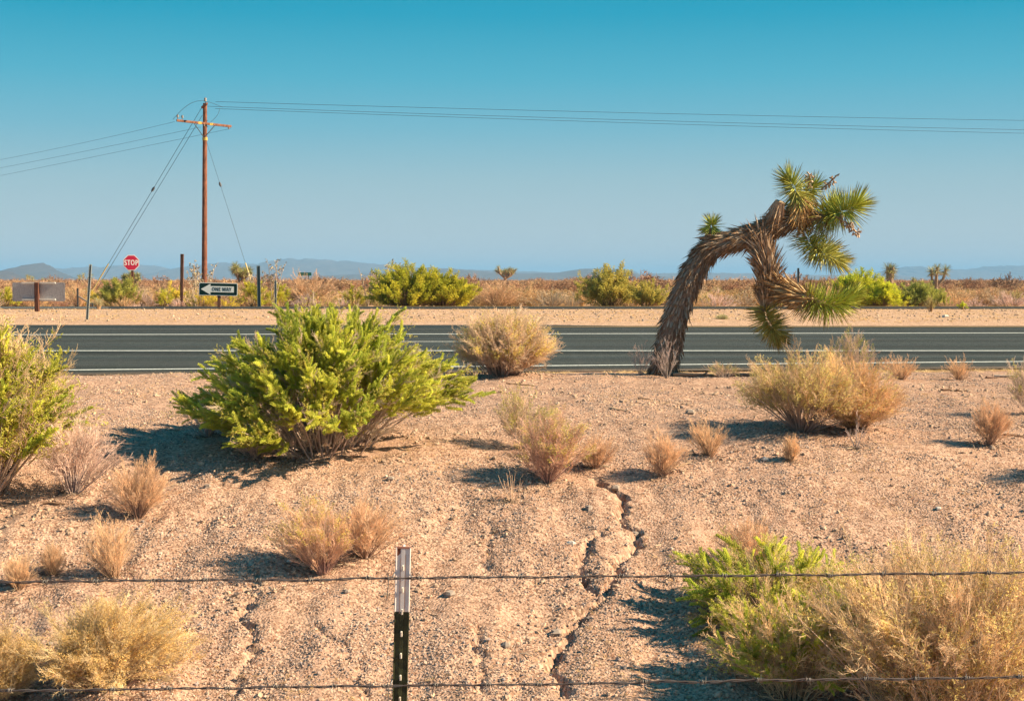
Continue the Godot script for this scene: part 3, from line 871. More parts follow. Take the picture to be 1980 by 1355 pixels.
func utility_pole() -> void:
	rng.seed = 99
	var at := spot(-17.75, 82, .1)
	var root := thing("utility_pole", "tall reddish brown wooden utility pole with a long crossarm standing beyond the roads", "utility pole", at)
	root.rotation.z = -.014
	var H := 11.1 - at.y
	var wood := Color(.30, .115, .07)
	var pole := part("shaft", one_mesh(func(s): s.tube([Vector3(0, -.3, 0), Vector3(0, H * .33, 0), Vector3(0, H * .66, 0), Vector3(0, H, 0)], [.165, .15, .135, .115], 14, [wood, shade(wood, .9), shade(wood, 1.1), wood], true)), mats["wood"], root)
	var ya := 9.93 - at.y
	var arm_turn := Basis(Vector3.UP, .6) * Basis(Vector3.BACK, -.03)
	var arm := part("crossarm", one_mesh(func(s): s.box(Vector3.ZERO, Vector3(3.3, .13, .1), Color(.36, .16, .10), Basis.IDENTITY, .012)), mats["wood"], root, Vector3(0, ya, .17))
	arm.basis = arm_turn
	for x in [-.28, .42]:
		part("yellow_band", one_mesh(func(s): s.box(Vector3(x, 0, .005), Vector3(.2, .134, .1), Color(.55, .36, .06))), mats["painted"], arm)
	var yb := 10.95 - at.y
	var top_arm := part("crossarm", one_mesh(func(s): s.box(Vector3.ZERO, Vector3(2.0, .13, .1), Color(.34, .14, .09), Basis.IDENTITY, .012)), mats["wood"], root, Vector3(.0, yb, .14))
	top_arm.basis = Basis(Vector3.UP, -1.22)
	part("yellow_band", one_mesh(func(s): s.tube([Vector3(0, ya - .95, 0), Vector3(0, ya - .78, 0)], [.146, .146], 14, [Color(.55, .36, .06)], true)), mats["painted"], root)
	for e in [-1.0, 1.0]:
		part("brace", one_mesh(func(s):
			var a: Vector3 = Vector3(0, ya, .17) + arm_turn * Vector3(e * .62, -.06, .03)
			s.tube([a, Vector3(e * .05, ya - .75, .16)], [.022, .022], 4, [Color(.10, .11, .12)], true)), mats["steel"], root)
	for x in [-1.6, -1.32, .0, 1.5]:
		part("insulator", one_mesh(func(s):
			s.tube([Vector3(x, .06, 0), Vector3(x, .2, 0)], [.02, .02], 6, [Color(.15, .12, .11)])
			s.tube([Vector3(x, .18, 0), Vector3(x, .22, 0), Vector3(x, .25, 0), Vector3(x, .28, 0), Vector3(x, .33, 0)], [.05, .075, .05, .07, .03], 10, [Color(.24, .22, .22)], true)) if x != 0.0 and x != 1.5 else one_mesh(func(s): s.tube([Vector3(x, -.06, 0), Vector3(x, -.16, 0)], [.05, .04], 8, [Color(.2, .17, .16)], true)), mats["painted"], arm)
	part("insulator", one_mesh(func(s):
		s.tube([Vector3(.02, H, 0), Vector3(.02, H + .12, 0)], [.02, .02], 6, [Color(.15, .12, .11)])
		s.tube([Vector3(.02, H + .1, 0), Vector3(.02, H + .15, 0), Vector3(.02, H + .2, 0), Vector3(.02, H + .25, 0), Vector3(.02, H + .32, 0)], [.06, .09, .06, .085, .03], 10, [Color(.3, .27, .27)], true)), mats["painted"], root)
	# the jumper that loops from the crossarm over the top to the right-hand wires
	part("jumper_wire", one_mesh(func(s):
		var pts := []
		for k in 25:
			var t := k / 24.0
			pts.append(Vector3(-1.62, ya + .12, .9).lerp(Vector3(.95, yb - .02, -.4), t) + Vector3(0, .85 * sin(t * PI) * (1.0 - t * .35), 0))
		s.tube(pts, _same(.011, 25), 4, [Color(.06, .08, .09)])), mats["wire"], root)
	part("jumper_wire", one_mesh(func(s):
		var pts := []
		for k in 13:
			var t := k / 12.0
			pts.append(Vector3(.8, yb - .12, -.2).lerp(Vector3(.35, ya + .1, .1), t) + Vector3(.12 * sin(t * PI), 0, 0))
		s.tube(pts, _same(.010, 13), 4, [Color(.06, .08, .09)])), mats["wire"], root)
	for k in 7:
		part("pole_step", one_mesh(func(s): s.tube([Vector3(.1, H - 1.0 - k * .06, .05), Vector3(.2, H - .98 - k * .06, .06)], [.012, .012], 4, [Color(.1, .1, .1)], true)), mats["steel"], root) if k % 3 == 0 else null

func _same(r: float, k: int) -> Array:
	var a := []
	for j in k: a.append(r)
	return a

func line_between(called: String, label: String, cat: String, group: String, a: Vector3, b: Vector3, sag: float, r: float, col: Color, guard := 0.0, ball_at := 0.0) -> void:
	var root := thing(called, label, cat, a, group)
	part("cable", one_mesh(func(s):
		var pts := []
		for k in 33:
			var t := k / 32.0
			pts.append((b - a) * t - Vector3(0, sag * 4.0 * t * (1.0 - t), 0))
		s.tube(pts, _same(r, 33), 4, [col])), mats["wire"], root)
	if ball_at > 0.0:
		var c := (b - a) * ball_at
		var d := (b - a).normalized()
		part("strain_insulator", one_mesh(func(s): s.tube([c - d * .16, c - d * .06, c + d * .06, c + d * .16], [.03, .07, .07, .03], 8, [Color(.08, .08, .09)], true)), mats["painted"], root)
	if guard > 0.0:
		var d := (a - b).normalized()
		part("guy_guard", one_mesh(func(s): s.tube([b - a, b - a + d * guard], [.036, .036], 8, [Color(.58, .44, .18)], true)), mats["painted"], root)

# ------------------------------------------------------------------ the wire fence in front
func fence_post() -> void:
	var root := thing("fence_post", "green steel T-post with a white painted top carrying the barbed wire in front", "fence post", Vector3(-.3005, ground_height(-.30, 3.4) - .1, -3.4))
	root.rotation.z = -.0273
	var top := .358 - root.position.y
	var tip := .158
	var green := Color(.055, .065, .03)
	var white := Color(.60, .56, .57)
	var shaft := func(s: Shape, y0: float, y1: float, c: Color) -> void:
		var h := y1 - y0
		s.box(Vector3(0, y0 + h / 2, 0), Vector3(.036, h, .0045), c, Basis.IDENTITY, .0012)
		s.box(Vector3(0, y0 + h / 2, -.017), Vector3(.005, h, .030), c, Basis.IDENTITY, .001)
		s.box(Vector3(0, y0 + h / 2, .0025), Vector3(.010, h, .0022), c, Basis.IDENTITY, .0008)
		for e in [-1, 1]: s.box(Vector3(e * .0165, y0 + h / 2, .0032), Vector3(.003, h, .003), shade(c, 1.15), Basis.IDENTITY, .001)
	part("shaft", one_mesh(func(s): shaft.call(s, 0.0, top - tip, green)), mats["steel"], root)
	var head := part("white_tip", one_mesh(func(s): shaft.call(s, top - tip, top, white)), mats["painted"], root)
	var rust := Color(.15, .045, .03)
	part("rust_stain", one_mesh(func(s): prism(PackedVector2Array([Vector2(-.0172, top - .022), Vector2(-.0172, top - .002), Vector2(-.011, top - .0005), Vector2(-.006, top - .004), Vector2(-.0065, top - .015), Vector2(-.0115, top - .0205)]), .0025, .0029, rust, s)), mats["stone"], head)
	for e in [[-.0178, .5, .05], [-.0062, .6, .012], [.0062, .55, .02]]:
		part("rust_stain", one_mesh(func(s): s.box(Vector3(e[0], top - tip * e[1], .0030), Vector3(.0012, tip * .86, .0012), Color(.42, .27, .22))), mats["stone"], head)
	part("rust_stain", one_mesh(func(s): s.box(Vector3(0, top - .0015, .001), Vector3(.0366, .0042, .0062), Color(.34, .15, .11))), mats["stone"], head)
	for k in 22:
		var y := top - .050 - k * .0535
		if y < .1: break
		part("stud", one_mesh(func(s): s.box(Vector3(.0005, y, .0075), Vector3(.0048, .014, .006), Color(.70, .64, .58) if k < 6 else Color(.5, .45, .38), Basis(Vector3.RIGHT, .25), .0012)), mats["painted"], root)
	part("anchor_plate", one_mesh(func(s): s.box(Vector3(0, .03, -.01), Vector3(.09, .1, .004), green)), mats["steel"], root)
	for y in [.2905, .0285]:
		part("wire_clip", one_mesh(func(s):
			var yy: float = y - root.position.y
			var o: float = 0.0273 * 0.0
			s.tube([Vector3(-.024, yy - .004, .014), Vector3(-.019, yy + .004, .016), Vector3(-.0195, yy + .004, -.006), Vector3(.0195, yy + .003, -.006), Vector3(.019, yy + .002, .016), Vector3(.027, yy - .005, .013)], _same(.0015, 6), 5, [Color(.30, .30, .31)], true)), mats["wire"], root)

func barbed_wire(label: String, ends: Array, sd: int) -> void:
	rng.seed = sd
	var a: Vector3 = ends[0]
	var b: Vector3 = ends[1]
	var root := thing("barbed_wire", label, "barbed wire", a, "barbed wire strands of the front fence")
	var long := a.distance_to(b)
	var n := int(long / .008)
	var d := (b - a).normalized()
	var x := d.cross(Vector3.UP).normalized()
	var y := x.cross(d)
	var way := func(t: float) -> Vector3:
		return (b - a) * t + Vector3(0, .0035 * crumbs.get_noise_2d(t * long * .9, sd) + .006 * relief.get_noise_2d(t * long * .35, sd * 2.0), .004 * crumbs.get_noise_2d(t * long * .7, sd + 50.0))
	for e in 2:
		var s := Shape.new()
		var pts := []
		var cols := []
		for k in n + 1:
			var t := float(k) / n
			var w := t * long / .055 * TAU * .5 + PI * e
			pts.append(way.call(t) + (x * cos(w) + y * sin(w)) * .0019)
			cols.append(shade(mixc(Color(.085, .06, .055), Color(.13, .12, .125), .5 + .5 * relief.get_noise_2d(t * 40.0, sd)), 1.0))
		s.tube(pts, _same(.00165, n + 1), 5, cols)
		part("strand", s.mesh(), mats["wire"], root)
	var barb := Shape.new()
	var c := Color(.20, .185, .18)
	for e in [0.0, 1.0]:
		var turns := []
		for k in 13:
			var w: float = k / 12.0 * TAU * 1.3 + e * PI
			turns.append(Vector3((k / 12.0 - .5) * .007 + (e - .5) * .006, sin(w) * .0045, cos(w) * .0045))
		barb.tube(turns, _same(.0012, 13), 4, [c])
		var w0: float = e * PI
		barb.tube([turns[0], turns[0] + Vector3(-.002, cos(w0 + .5) * .016, -sin(w0 + .5) * .010)], [.0012, .0004], 4, [c])
		barb.tube([turns[12], turns[12] + Vector3(.002, cos(w0 + 2.4) * .016, .011)], [.0012, .0004], 4, [c])
	var bm := barb.mesh()
	var at := rnd(.02, .08)
	while at < long:
		var o := part("barb", bm, mats["wire"], root, way.call(at / long))
		o.rotation.x = rnd(0, TAU)
		at += rnd(.118, .14)

# ------------------------------------------------------------------ setting
func lines(a: float, b: float, first: float, grow: float) -> PackedFloat32Array:
	var out := PackedFloat32Array()
	var q := a
	var st := first
	while q < b:
		out.append(q)
		q += st
		st *= grow
	return out

func build_ground() -> void:
	var xs := PackedFloat32Array()
	for q in lines(6.6, 9000.0, .06, 1.22): xs.append(-q)
	xs.append(-9000.0)
	xs.reverse()
	xs.append_array(lines(-6.56, -3.31, .042, 1.0))
	xs.append_array(lines(-3.3, 2.0, .019, 1.0))
	xs.append_array(lines(2.01, 6.58, .042, 1.0))
	xs.append_array(lines(6.6, 9000.0, .06, 1.22))
	xs.append(9000.0)
	var ds := PackedFloat32Array()
	for q in lines(-4.3, 400.0, .1, 1.3): ds.append(-q)
	ds.append(-400.0)
	ds.reverse()
	ds.append_array(lines(4.34, 5.5, .04, 1.0))
	ds.append_array(lines(5.51, 9.4, .019, 1.0))
	ds.append_array(lines(9.42, 15.6, .04, 1.0))
	ds.append_array(lines(15.8, 31.0, .7, 1.0))
	ds.append_array(lines(31.1, 48.6, .13, 1.0))
	ds.append_array(lines(49.0, 64.0, .6, 1.0))
	ds.append_array(lines(64.5, 15000.0, 1.0, 1.12))
	ds.append(15000.0)
	var nx := xs.size()
	var nd := ds.size()
	var v := PackedVector3Array(); v.resize(nx * nd)
	var n := PackedVector3Array(); n.resize(nx * nd)
	var c := PackedColorArray(); c.resize(nx * nd)
	var u := PackedVector2Array(); u.resize(nx * nd)
	var k := 0
	for j in nd:
		var d := ds[j]
		for i in nx:
			var x := xs[i]
			v[k] = Vector3(x, ground_height(x, d), -d)
			u[k] = Vector2(x, d) / 1.9
			var t := 0.5 + 0.5 * lumps.get_noise_2d(x * 1.7 + 31.0, d * 1.7)
			var col: Color
			if d < 20: col = Color(.465, .339, .292).lerp(Color(.55, .41, .348), t)
			elif d < 50: col = Color(.575, .435, .36).lerp(Color(.645, .50, .405), clampf(.5 + .9 * relief.get_noise_2d(x * .8, d * 2.0), 0, 1))
			else: col = Color(.52, .36, .26).lerp(Color(.60, .43, .30), t)
			c[k] = col
			k += 1
	for j in nd:
		for i in nx:
			var q := j * nx + i
			var l := v[j * nx + maxi(i - 1, 0)]
			var r := v[j * nx + mini(i + 1, nx - 1)]
			var nr := v[maxi(j - 1, 0) * nx + i]
			var fr := v[mini(j + 1, nd - 1) * nx + i]
			n[q] = (r - l).cross(fr - nr).normalized()
	var idx := PackedInt32Array()
	idx.resize((nx - 1) * (nd - 1) * 6)
	k = 0
	for j in nd - 1:
		for i in nx - 1:
			var q := j * nx + i
			idx[k] = q; idx[k + 1] = q + nx; idx[k + 2] = q + 1
			idx[k + 3] = q + 1; idx[k + 4] = q + nx; idx[k + 5] = q + nx + 1
			k += 6
	var arr := []
	arr.resize(Mesh.ARRAY_MAX)
	arr[Mesh.ARRAY_VERTEX] = v
	arr[Mesh.ARRAY_NORMAL] = n
	arr[Mesh.ARRAY_COLOR] = c
	arr[Mesh.ARRAY_TEX_UV] = u
	arr[Mesh.ARRAY_INDEX] = idx
	var m := ArrayMesh.new()
	m.add_surface_from_arrays(Mesh.PRIMITIVE_TRIANGLES, arr)
	structure("ground", m, mats["sand"], "pinkish tan sandy ground sloping up to the road and running on to the horizon")

# a flat strip: list of [x, near, far] stations
func strip(st: Array, y0: float, y1: float, col: Color, rows := 1, uv := 2.0, tracks := false) -> ArrayMesh:
	var s := Shape.new()
	for k in st.size():
		for r in rows + 1:
			var t := float(r) / rows
			var d: float = lerpf(st[k][1], st[k][2], t)
			s.v.append(Vector3(st[k][0], lerpf(y0, y1, t), -d))
			s.n.append(Vector3.UP)
			var cc := col
			if tracks:
				var w: float = d
				cc = shade(col, 1.06 + .55 * relief.get_noise_2d(w * .45, 5.0) + .22 * lumps.get_noise_2d(st[k][0] * .12, w * 3.0) + .12 * relief.get_noise_2d(st[k][0] * .2, w * 2.0))
				var dust := clampf(1.0 - (d - st[k][1]) / .55, 0, 1) + clampf(1.0 - (st[k][2] - d) / .5, 0, 1)
				cc = cc.lerp(Color(.30, .23, .18), clampf(dust * (.55 + 1.2 * relief.get_noise_2d(st[k][0] * 1.3, w)), 0, .75))
				cc = cc.lerp(Color(cc.r * 1.12, cc.g, cc.b * .93), clampf(.5 + relief.get_noise_2d(w * .6, 9.0) * 1.4, 0, 1))
			s.c.append(cc)
			s.u.append(Vector2(st[k][0], d) / uv)
	for k in st.size() - 1:
		for r in rows:
			var q := k * (rows + 1) + r
			s.i.append(q); s.i.append(q + 1); s.i.append(q + rows + 1)
			s.i.append(q + rows + 1); s.i.append(q + 1); s.i.append(q + rows + 2)
	return s.mesh()

func stations(x0: float, x1: float, step: float, near: Callable, far: Callable) -> Array:
	var st := []
	var x := x0
	while x <= x1 + .001:
		st.append([x, near.call(x), far.call(x)])
		x += step
	return st

func build_roads() -> void:
	var edge := func(x: float) -> float: return 15.45 + .11 * clampf(x, -60, 60) + .06 * crumbs.get_noise_2d(x * .5, 1.0)
	var near_far := func(x: float) -> float: return lerpf(32.6, 30.95, smoothstep(-1.5, 3.0, x)) + .10 * crumbs.get_noise_2d(x * .4, 2.0)
	structure("near_road", strip(stations(-100, 100, .5, func(x): return clampf(edge.call(x), 9, 20), near_far), 0.0, 0.0, Color(.058, .073, .080), 110, 1.5, true), mats["asphalt"], "dark asphalt carriageway with white lines crossing the picture")
	var white := Color(.76, .80, .80)
	var yellow := Color(.62, .38, .10)
	var line := func(called: String, label: String, x0: float, x1: float, d0: float, slope: float, wide: float, y: float, col: Color) -> void:
		structure(called, strip(stations(x0, x1, .5, func(x): return d0 + slope * x - wide * .5 + .012 * crumbs.get_noise_2d(x * 2.0, d0), func(x): return d0 + slope * x + wide * .5 + .012 * crumbs.get_noise_2d(x * 2.0, d0 + 9.0)), y, y, col, 1, .7), mats["road_paint"], label)
	line.call("road_marking", "solid white line along the near edge of the near road", -60, 60, 16.45, .146, .12, .004, white)
	line.call("road_marking", "solid white line across the middle of the near road", -80, 80, 20.02, .0, .15, .004, white)
	line.call("road_marking", "solid white line along the far lane of the near road", -80, 80, 26.3, .045, .2, .004, white)
	line.call("road_marking", "short white lane dash between the two farther white lines", -2.6, .4, 23.0, .0, .12, .004, white)
	line.call("road_marking", "yellow line along the median side of the near road", .5, 80, 30.3, .0, .16, .004, yellow)
	structure("far_road", strip(stations(-120, 120, 1.0, func(x): return 47.5 + .25 * relief.get_noise_2d(x * .3, 4.0), func(_x): return 51.4), .035, .04, Color(.060, .064, .066), 4, 1.5), mats["asphalt"], "dark shoulder of the far carriageway")
	structure("far_road", strip(stations(-120, 120, 4.0, func(_x): return 51.4, func(_x): return 60.5), .04, -.24, Color(.055, .058, .06), 8, 1.5), mats["asphalt"], "far carriageway falling away beyond its crest")
	line.call("road_marking", "yellow line along the crest of the far road", -9.0, 120, 51.25, .0, .26, .046, yellow)
	line.call("road_marking", "white line along the near edge of the far road at left", -60, -14, 49.3, .0, .3, .043, white)

func hill(called: String, label: String, ahead: float, deep: float, pts: Array, rough: float, col: Color, col2: Color, sd: int) -> void:
	var f := FastNoiseLite.new()
	f.seed = sd
	f.frequency = 1.0
	f.fractal_octaves = 5
	var s := Shape.new()
	var x0: float = pts[0].x
	var x1: float = pts[-1].x
	var nx := 160
	var nz := 22
	for j in nz + 1:
		var t := float(j) / nz
		var bell := sin(clampf(t * 1.02, 0, 1) * PI * .5) if t < .8 else cos((t - .8) / .2 * PI * .5) * .99
		for i in nx + 1:
			var x := lerpf(x0, x1, float(i) / nx)
			var h := 0.0
			for k in pts.size() - 1:
				if x <= pts[k + 1].x:
					h = lerpf(pts[k].y, pts[k + 1].y, smoothstep(0.0, 1.0, (x - pts[k].x) / (pts[k + 1].x - pts[k].x)) * .35 + .65 * (x - pts[k].x) / (pts[k + 1].x - pts[k].x))
					break
			var w := (x1 - x0)
			var nn := f.get_noise_2d(x / w * 22.0, t * 5.0)
			var y := h * bell * (1.0 + rough * nn) + h * rough * .35 * f.get_noise_2d(x / w * 70.0, t * 12.0)
			s.v.append(Vector3(x, y - 2.0, -(ahead + (t - .8) * deep)))
			s.n.append(Vector3.UP)
			s.c.append(mixc(col, col2, clampf(.5 + 1.2 * f.get_noise_2d(x / w * 40.0 + 9.0, t * 9.0), 0, 1)))
			s.u.append(Vector2.ZERO)
	var row := nx + 1
	for j in nz + 1:
		for i in nx + 1:
			var q := j * row + i
			s.n[q] = (s.v[j * row + mini(i + 1, nx)] - s.v[j * row + maxi(i - 1, 0)]).cross(s.v[mini(j + 1, nz) * row + i] - s.v[maxi(j - 1, 0) * row + i]).normalized()
	for j in nz:
		for i in nx:
			var q := j * row + i
			s.i.append(q); s.i.append(q + row); s.i.append(q + 1)
			s.i.append(q + 1); s.i.append(q + row); s.i.append(q + row + 1)
	structure(called, s.mesh(), mats["hill"], label)

# outline given as degrees right of straight ahead and degrees above eye level
func skyline(ahead: float, deg: Array) -> Array:
	var out := []
	for p in deg: out.append(Vector2(ahead * tan(deg_to_rad(p[0])), ahead * tan(deg_to_rad(p[1])) + 3.0))
	return out

func build_hills() -> void:
	var rock := Color(.085, .070, .065)
	var rock2 := Color(.12, .098, .088)
	hill("hill", "dark cone-shaped hill on the horizon at far left", 4400, 700, skyline(4400, [[-19.5, 0], [-19.25, .1], [-18.9, .32], [-18.55, .6], [-18.35, .70], [-18.15, .63], [-17.75, .36], [-17.25, .12], [-16.8, 0]]), .10, Color(.040, .037, .038), Color(.062, .052, .052), 3)
	hill("hill", "small low hill at the left edge beside the cone-shaped hill", 3200, 500, skyline(3200, [[-21.5, 0], [-20.6, .18], [-19.9, .29], [-19.55, .36], [-19.3, .24], [-19.1, .05], [-18.9, 0]]), .12, Color(.040, .037, .038), Color(.062, .052, .052), 4)
	hill("mountain_ridge", "pale hazy ridge behind the cone-shaped hill", 8600, 1500, skyline(8600, [[-22, .2], [-19, .38], [-16.5, .52], [-14.6, .62], [-13.6, .48], [-12.6, .25], [-11.6, .0]]), .16, rock, rock2, 5)
	hill("mountain_ridge", "pale hazy mountain ridge behind the utility pole", 8200, 1700, skyline(8200, [[-14.2, .0], [-13.4, .35], [-12.4, .62], [-11.4, .7], [-10.2, .66], [-9.0, .84], [-8.2, .86], [-7.2, .80], [-6.2, .72], [-4.6, .60], [-3.0, .46], [-1.0, .40], [1.0, .34], [3.0, .2], [5.0, .0]]), .13, rock, rock2, 6)
	hill("hill", "long low blue hill left of centre on the horizon", 5200, 900, skyline(5200, [[-9.5, 0], [-8.4, .16], [-7.0, .2], [-5.6, .26], [-4.4, .44], [-3.2, .5], [-2.0, .42], [-.6, .3], [.6, .26], [1.8, .3], [2.6, .43], [3.3, .47], [4.2, .4], [5.2, .24], [6.4, .1], [7.4, 0]]), .07, Color(.065, .055, .05), Color(.095, .078, .07), 7)
	hill("mountain_ridge", "faint pair of pointed peaks far off right of centre", 9200, 900, skyline(9200, [[2.6, 0], [3.2, .3], [3.6, .52], [3.9, .4], [4.4, .48], [4.9, .35], [5.6, 0]]), .12, rock, rock2, 8)
	hill("mountain_ridge", "low faint blue ridge behind the leaning yucca", 7200, 1200, skyline(7200, [[4.5, 0], [5.5, .26], [7.4, .3], [9.5, .27], [12, .2], [14.5, .22], [15.4, .1], [16, 0]]), .08, rock, rock2, 9)
	hill("mountain_ridge", "faint pale ridge on the horizon at far right", 9600, 1500, skyline(9600, [[12.6, 0], [14.2, .3], [15.8, .56], [16.8, .46], [17.6, .42], [18.6, .56], [20, .6], [22, .5]]), .12, rock, rock2, 10)

func build_stones() -> void:
	rng.seed = 555
	var pebble := []
	for k in 3:
		var ico := SphereMesh.new()
		ico.radius = 1.0
		ico.height = 2.0
		ico.radial_segments = 6
		ico.rings = 3
		var a := ico.get_mesh_arrays()
		var pv: PackedVector3Array = a[Mesh.ARRAY_VERTEX]
		var pi: PackedInt32Array = a[Mesh.ARRAY_INDEX]
		var s := Shape.new()
		var moved := PackedVector3Array()
		for p in pv:
			var key := Vector3(snappedf(p.x, .01), snappedf(p.y, .01), snappedf(p.z, .01))
			var q := 1.0 + .75 * crumbs.get_noise_3d(key.x * .16 + k * 9.0, key.y * .16, key.z * .16)
			moved.append(Vector3(p.x * 1.15, p.y * .72, p.z * .95) * q)
		for t in range(0, pi.size(), 3):
			if moved[pi[t]].distance_to(moved[pi[t + 1]]) > .001 and moved[pi[t]].distance_to(moved[pi[t + 2]]) > .001 and moved[pi[t + 1]].distance_to(moved[pi[t + 2]]) > .001:
				s.tri(moved[pi[t]], moved[pi[t + 1]], moved[pi[t + 2]], Color.WHITE)
		pebble.append(s.mesh())
	var tones := [Color(.46, .32, .22), Color(.42, .29, .20), Color(.36, .27, .21), Color(.27, .22, .19), Color(.20, .165, .14), Color(.50, .38, .28), Color(.48, .35, .25), Color(.40, .28, .19)]
	for k in 3:
		var where := []
		var tint := PackedColorArray()
		while where.size() < 32000:
			var d := 5.3 + 8.9 * pow(rng.randf(), 1.25)
			var x := rnd(-1, 1) * (d * .40 + .5)
			var dens := .5 + 1.3 * lumps.get_noise_2d(x * 2.4 + 60.0, d * 2.4) + .8 * relief.get_noise_2d(x + 9.0, d)
			if d > 11.5: dens *= .8
			if rng.randf() > dens: continue
			var r := .0026 + .0046 * pow(rng.randf(), 2.6)
			if rng.randf() < .005: r = rnd(.008, .012)
			where.append(Transform3D(Basis(ball(), rnd(0, TAU)) * Basis.from_scale(Vector3.ONE * r), spot(x, d, -r * .35)))
			tint.append(shade(tones[rng.randi() % tones.size()], rnd(.75, 1.2)) * Color(1.04, 1.04, 1.16))
		scatter("gravel", pebble[k], mats["stone"], where, tint, self).set_meta("label", "loose gravel scattered over the sandy slope")
	var wc := []
	var tc := PackedColorArray()
	while wc.size() < 4200:
		var d := 5.3 + 8.6 * pow(rng.randf(), 1.15)
		var x := rnd(-1, 1) * (d * .40 + .5)
		var dens := relief.get_noise_2d(x * .9 + 40.0, d * .9) * 1.6 + lumps.get_noise_2d(x * 3.0, d * 3.0) - .12 + gully_at(x, d) * 9.0
		if rng.randf() > dens: continue
		var r := .006 + .010 * pow(rng.randf(), 2.5)
		wc.append(Transform3D(Basis(ball(), rnd(0, TAU)) * Basis.from_scale(Vector3.ONE * r), spot(x, d, -r * .3)))
		tc.append(shade([Color(.46, .32, .235), Color(.40, .28, .205), Color(.33, .24, .18), Color(.52, .37, .27)][rng.randi() % 4], rnd(.8, 1.15)))
	scatter("gravel", pebble[1], mats["stone"], wc, tc, self).set_meta("label", "crumbling clods of earth gathered in patches on the slope")
	# the larger stones, one by one
	for p in [[-0.31, 6.98, 0.030, "dark stone beside the little left gully below the upper wire"], [0.21, 6.67, 0.027, "reddish brown stone in the main gully"], [-0.03, 6.49, 0.024, "dark stone between the main gully and the fence post"], [0.32, 7.59, 0.021, "pale stone beside the main gully just above the upper wire", 1], [0.62, 8.44, 0.031, "dark clod at the head of the main gully"], [0.44, 8.08, 0.025, "grey stone just left of the main gully's upper bend"], [0.69, 7.87, 0.029, "dark clod on the right bank of the main gully"], [0.78, 6.63, 0.018, "small dark stone right of the main gully near the bottom"], [-1.78, 8.24, 0.025, "dark stone on bare sand left of the slope's middle"], [-0.73, 8.44, 0.026, "dark stone on the slope above the pair of shrubs"], [2.46, 8.14, 0.020, "pale grey stone alone on the gravel at right", 1], [1.59, 8.89, 0.025, "pale stone beside the tiny bare sprig", 1], [-2.14, 6.51, 0.016, "dark stone above the bottom left shrub"], [10.97, 36.00, 0.100, "pale boulder on the sandy median at right", 1], [-1.16, 7.34, 0.016, "pale stone in the shadow of the shrub pair", 1], [1.31, 10.39, 0.039, "dark stone on the upper slope left of the airy shrub"], [-0.82, 6.97, 0.019, "small dark stone on bare sand left of the fence post's white top"]]:
		var r: float = p[2]
		var root := thing("stone", p[3], "stone", spot(p[0], p[1], -r * .3))
		var o := part("rock", pebble[rng.randi() % 3], mats["pale_stone"] if p.size() > 4 else mats["dark_stone"], root)
		o.basis = Basis(Vector3.UP, rnd(0, TAU)) * Basis.from_scale(Vector3(r, r * .8, r))
	# clods on the median
	var w2 := []
	var t2 := PackedColorArray()
	for k in 5000:
		var d := rnd(32.4, 47)
		var x := rnd(-1, 1) * (d * .42)
		var r := .008 + .03 * pow(rng.randf(), 4.0)
		w2.append(Transform3D(Basis(ball(), rnd(0, TAU)) * Basis.from_scale(Vector3.ONE * r), spot(x, d, -r * .3)))
		t2.append(shade(tones[rng.randi() % tones.size()], rnd(.8, 1.3)))
	scatter("gravel", pebble[0], mats["stone"], w2, t2, self).set_meta("label", "loose stones on the sandy median")

func build_dry_grass() -> void:       # flattened dry grass on the median and thin straw on the slope
	rng.seed = 808
	var s := Shape.new()
	for k in 9:
		var a := rnd(0, TAU)
		var l := rnd(.5, 1.0)
		var d := Vector3(cos(a), rnd(.15, .8), sin(a)).normalized()
		s.leaf(Vector3(rnd(-.2, .2), 0, rnd(-.2, .2)), d, d.cross(Vector3.UP).normalized(), l, .05, Color.WHITE)
	var m := s.mesh()
	var w := []
	var t := PackedColorArray()
	while w.size() < 9000:
		var d := rnd(32.2, 47)
		var x := rnd(-1, 1) * d * .42
		if relief.get_noise_2d(x * .35 + 70, d * 1.2) + rnd(-.25, .25) < .12: continue
		w.append(Transform3D(aim(Vector3.UP, rnd(0, TAU), rnd(.05, .13)), spot(x, d)))
		t.append(shade(Color(.66, .45, .20), rnd(.7, 1.15)))
	scatter("dry_grass", m, mats["dry_blade"], w, t, self).set_meta("label", "flattened dry yellow grass on the median")
	w = []
	t = PackedColorArray()
	while w.size() < 1500:
		var x := rnd(-6.5, 7.5)
		var d := 15.3 + .11 * x - absf(rng.randfn(0, .35))
		if lumps.get_noise_2d(x * 2.0 + 70, 3.0) + rnd(-.3, .3) + x * .03 < .12: continue
		w.append(Transform3D(aim(Vector3.UP, rnd(0, TAU), rnd(.03, .10)), spot(x, d)))
		t.append(shade(Color(.66, .47, .25), rnd(.65, 1.15)))
	scatter("dry_grass", m, mats["dry_blade"], w, t, self).set_meta("label", "dry yellow grass fringing the near edge of the road")
	w = []
	t = PackedColorArray()
	while w.size() < 2600:
		var d := rnd(5.6, 14)
		var x := rnd(-1, 1) * d * .42
		var g := gully_at(x, d)
		if lumps.get_noise_2d(x * 1.5 + 170, d * 1.5) + rnd(-.3, .3) < .36 and g < .01: continue
		w.append(Transform3D(aim(Vector3.UP, rnd(0, TAU), rnd(.018, .045)), spot(x, d)))
		t.append(shade(Color(.64, .42, .17), rnd(.7, 1.15)))
	scatter("dry_grass", m, mats["dry_blade"], w, t, self).set_meta("label", "thin dry yellow grass on the sandy slope")

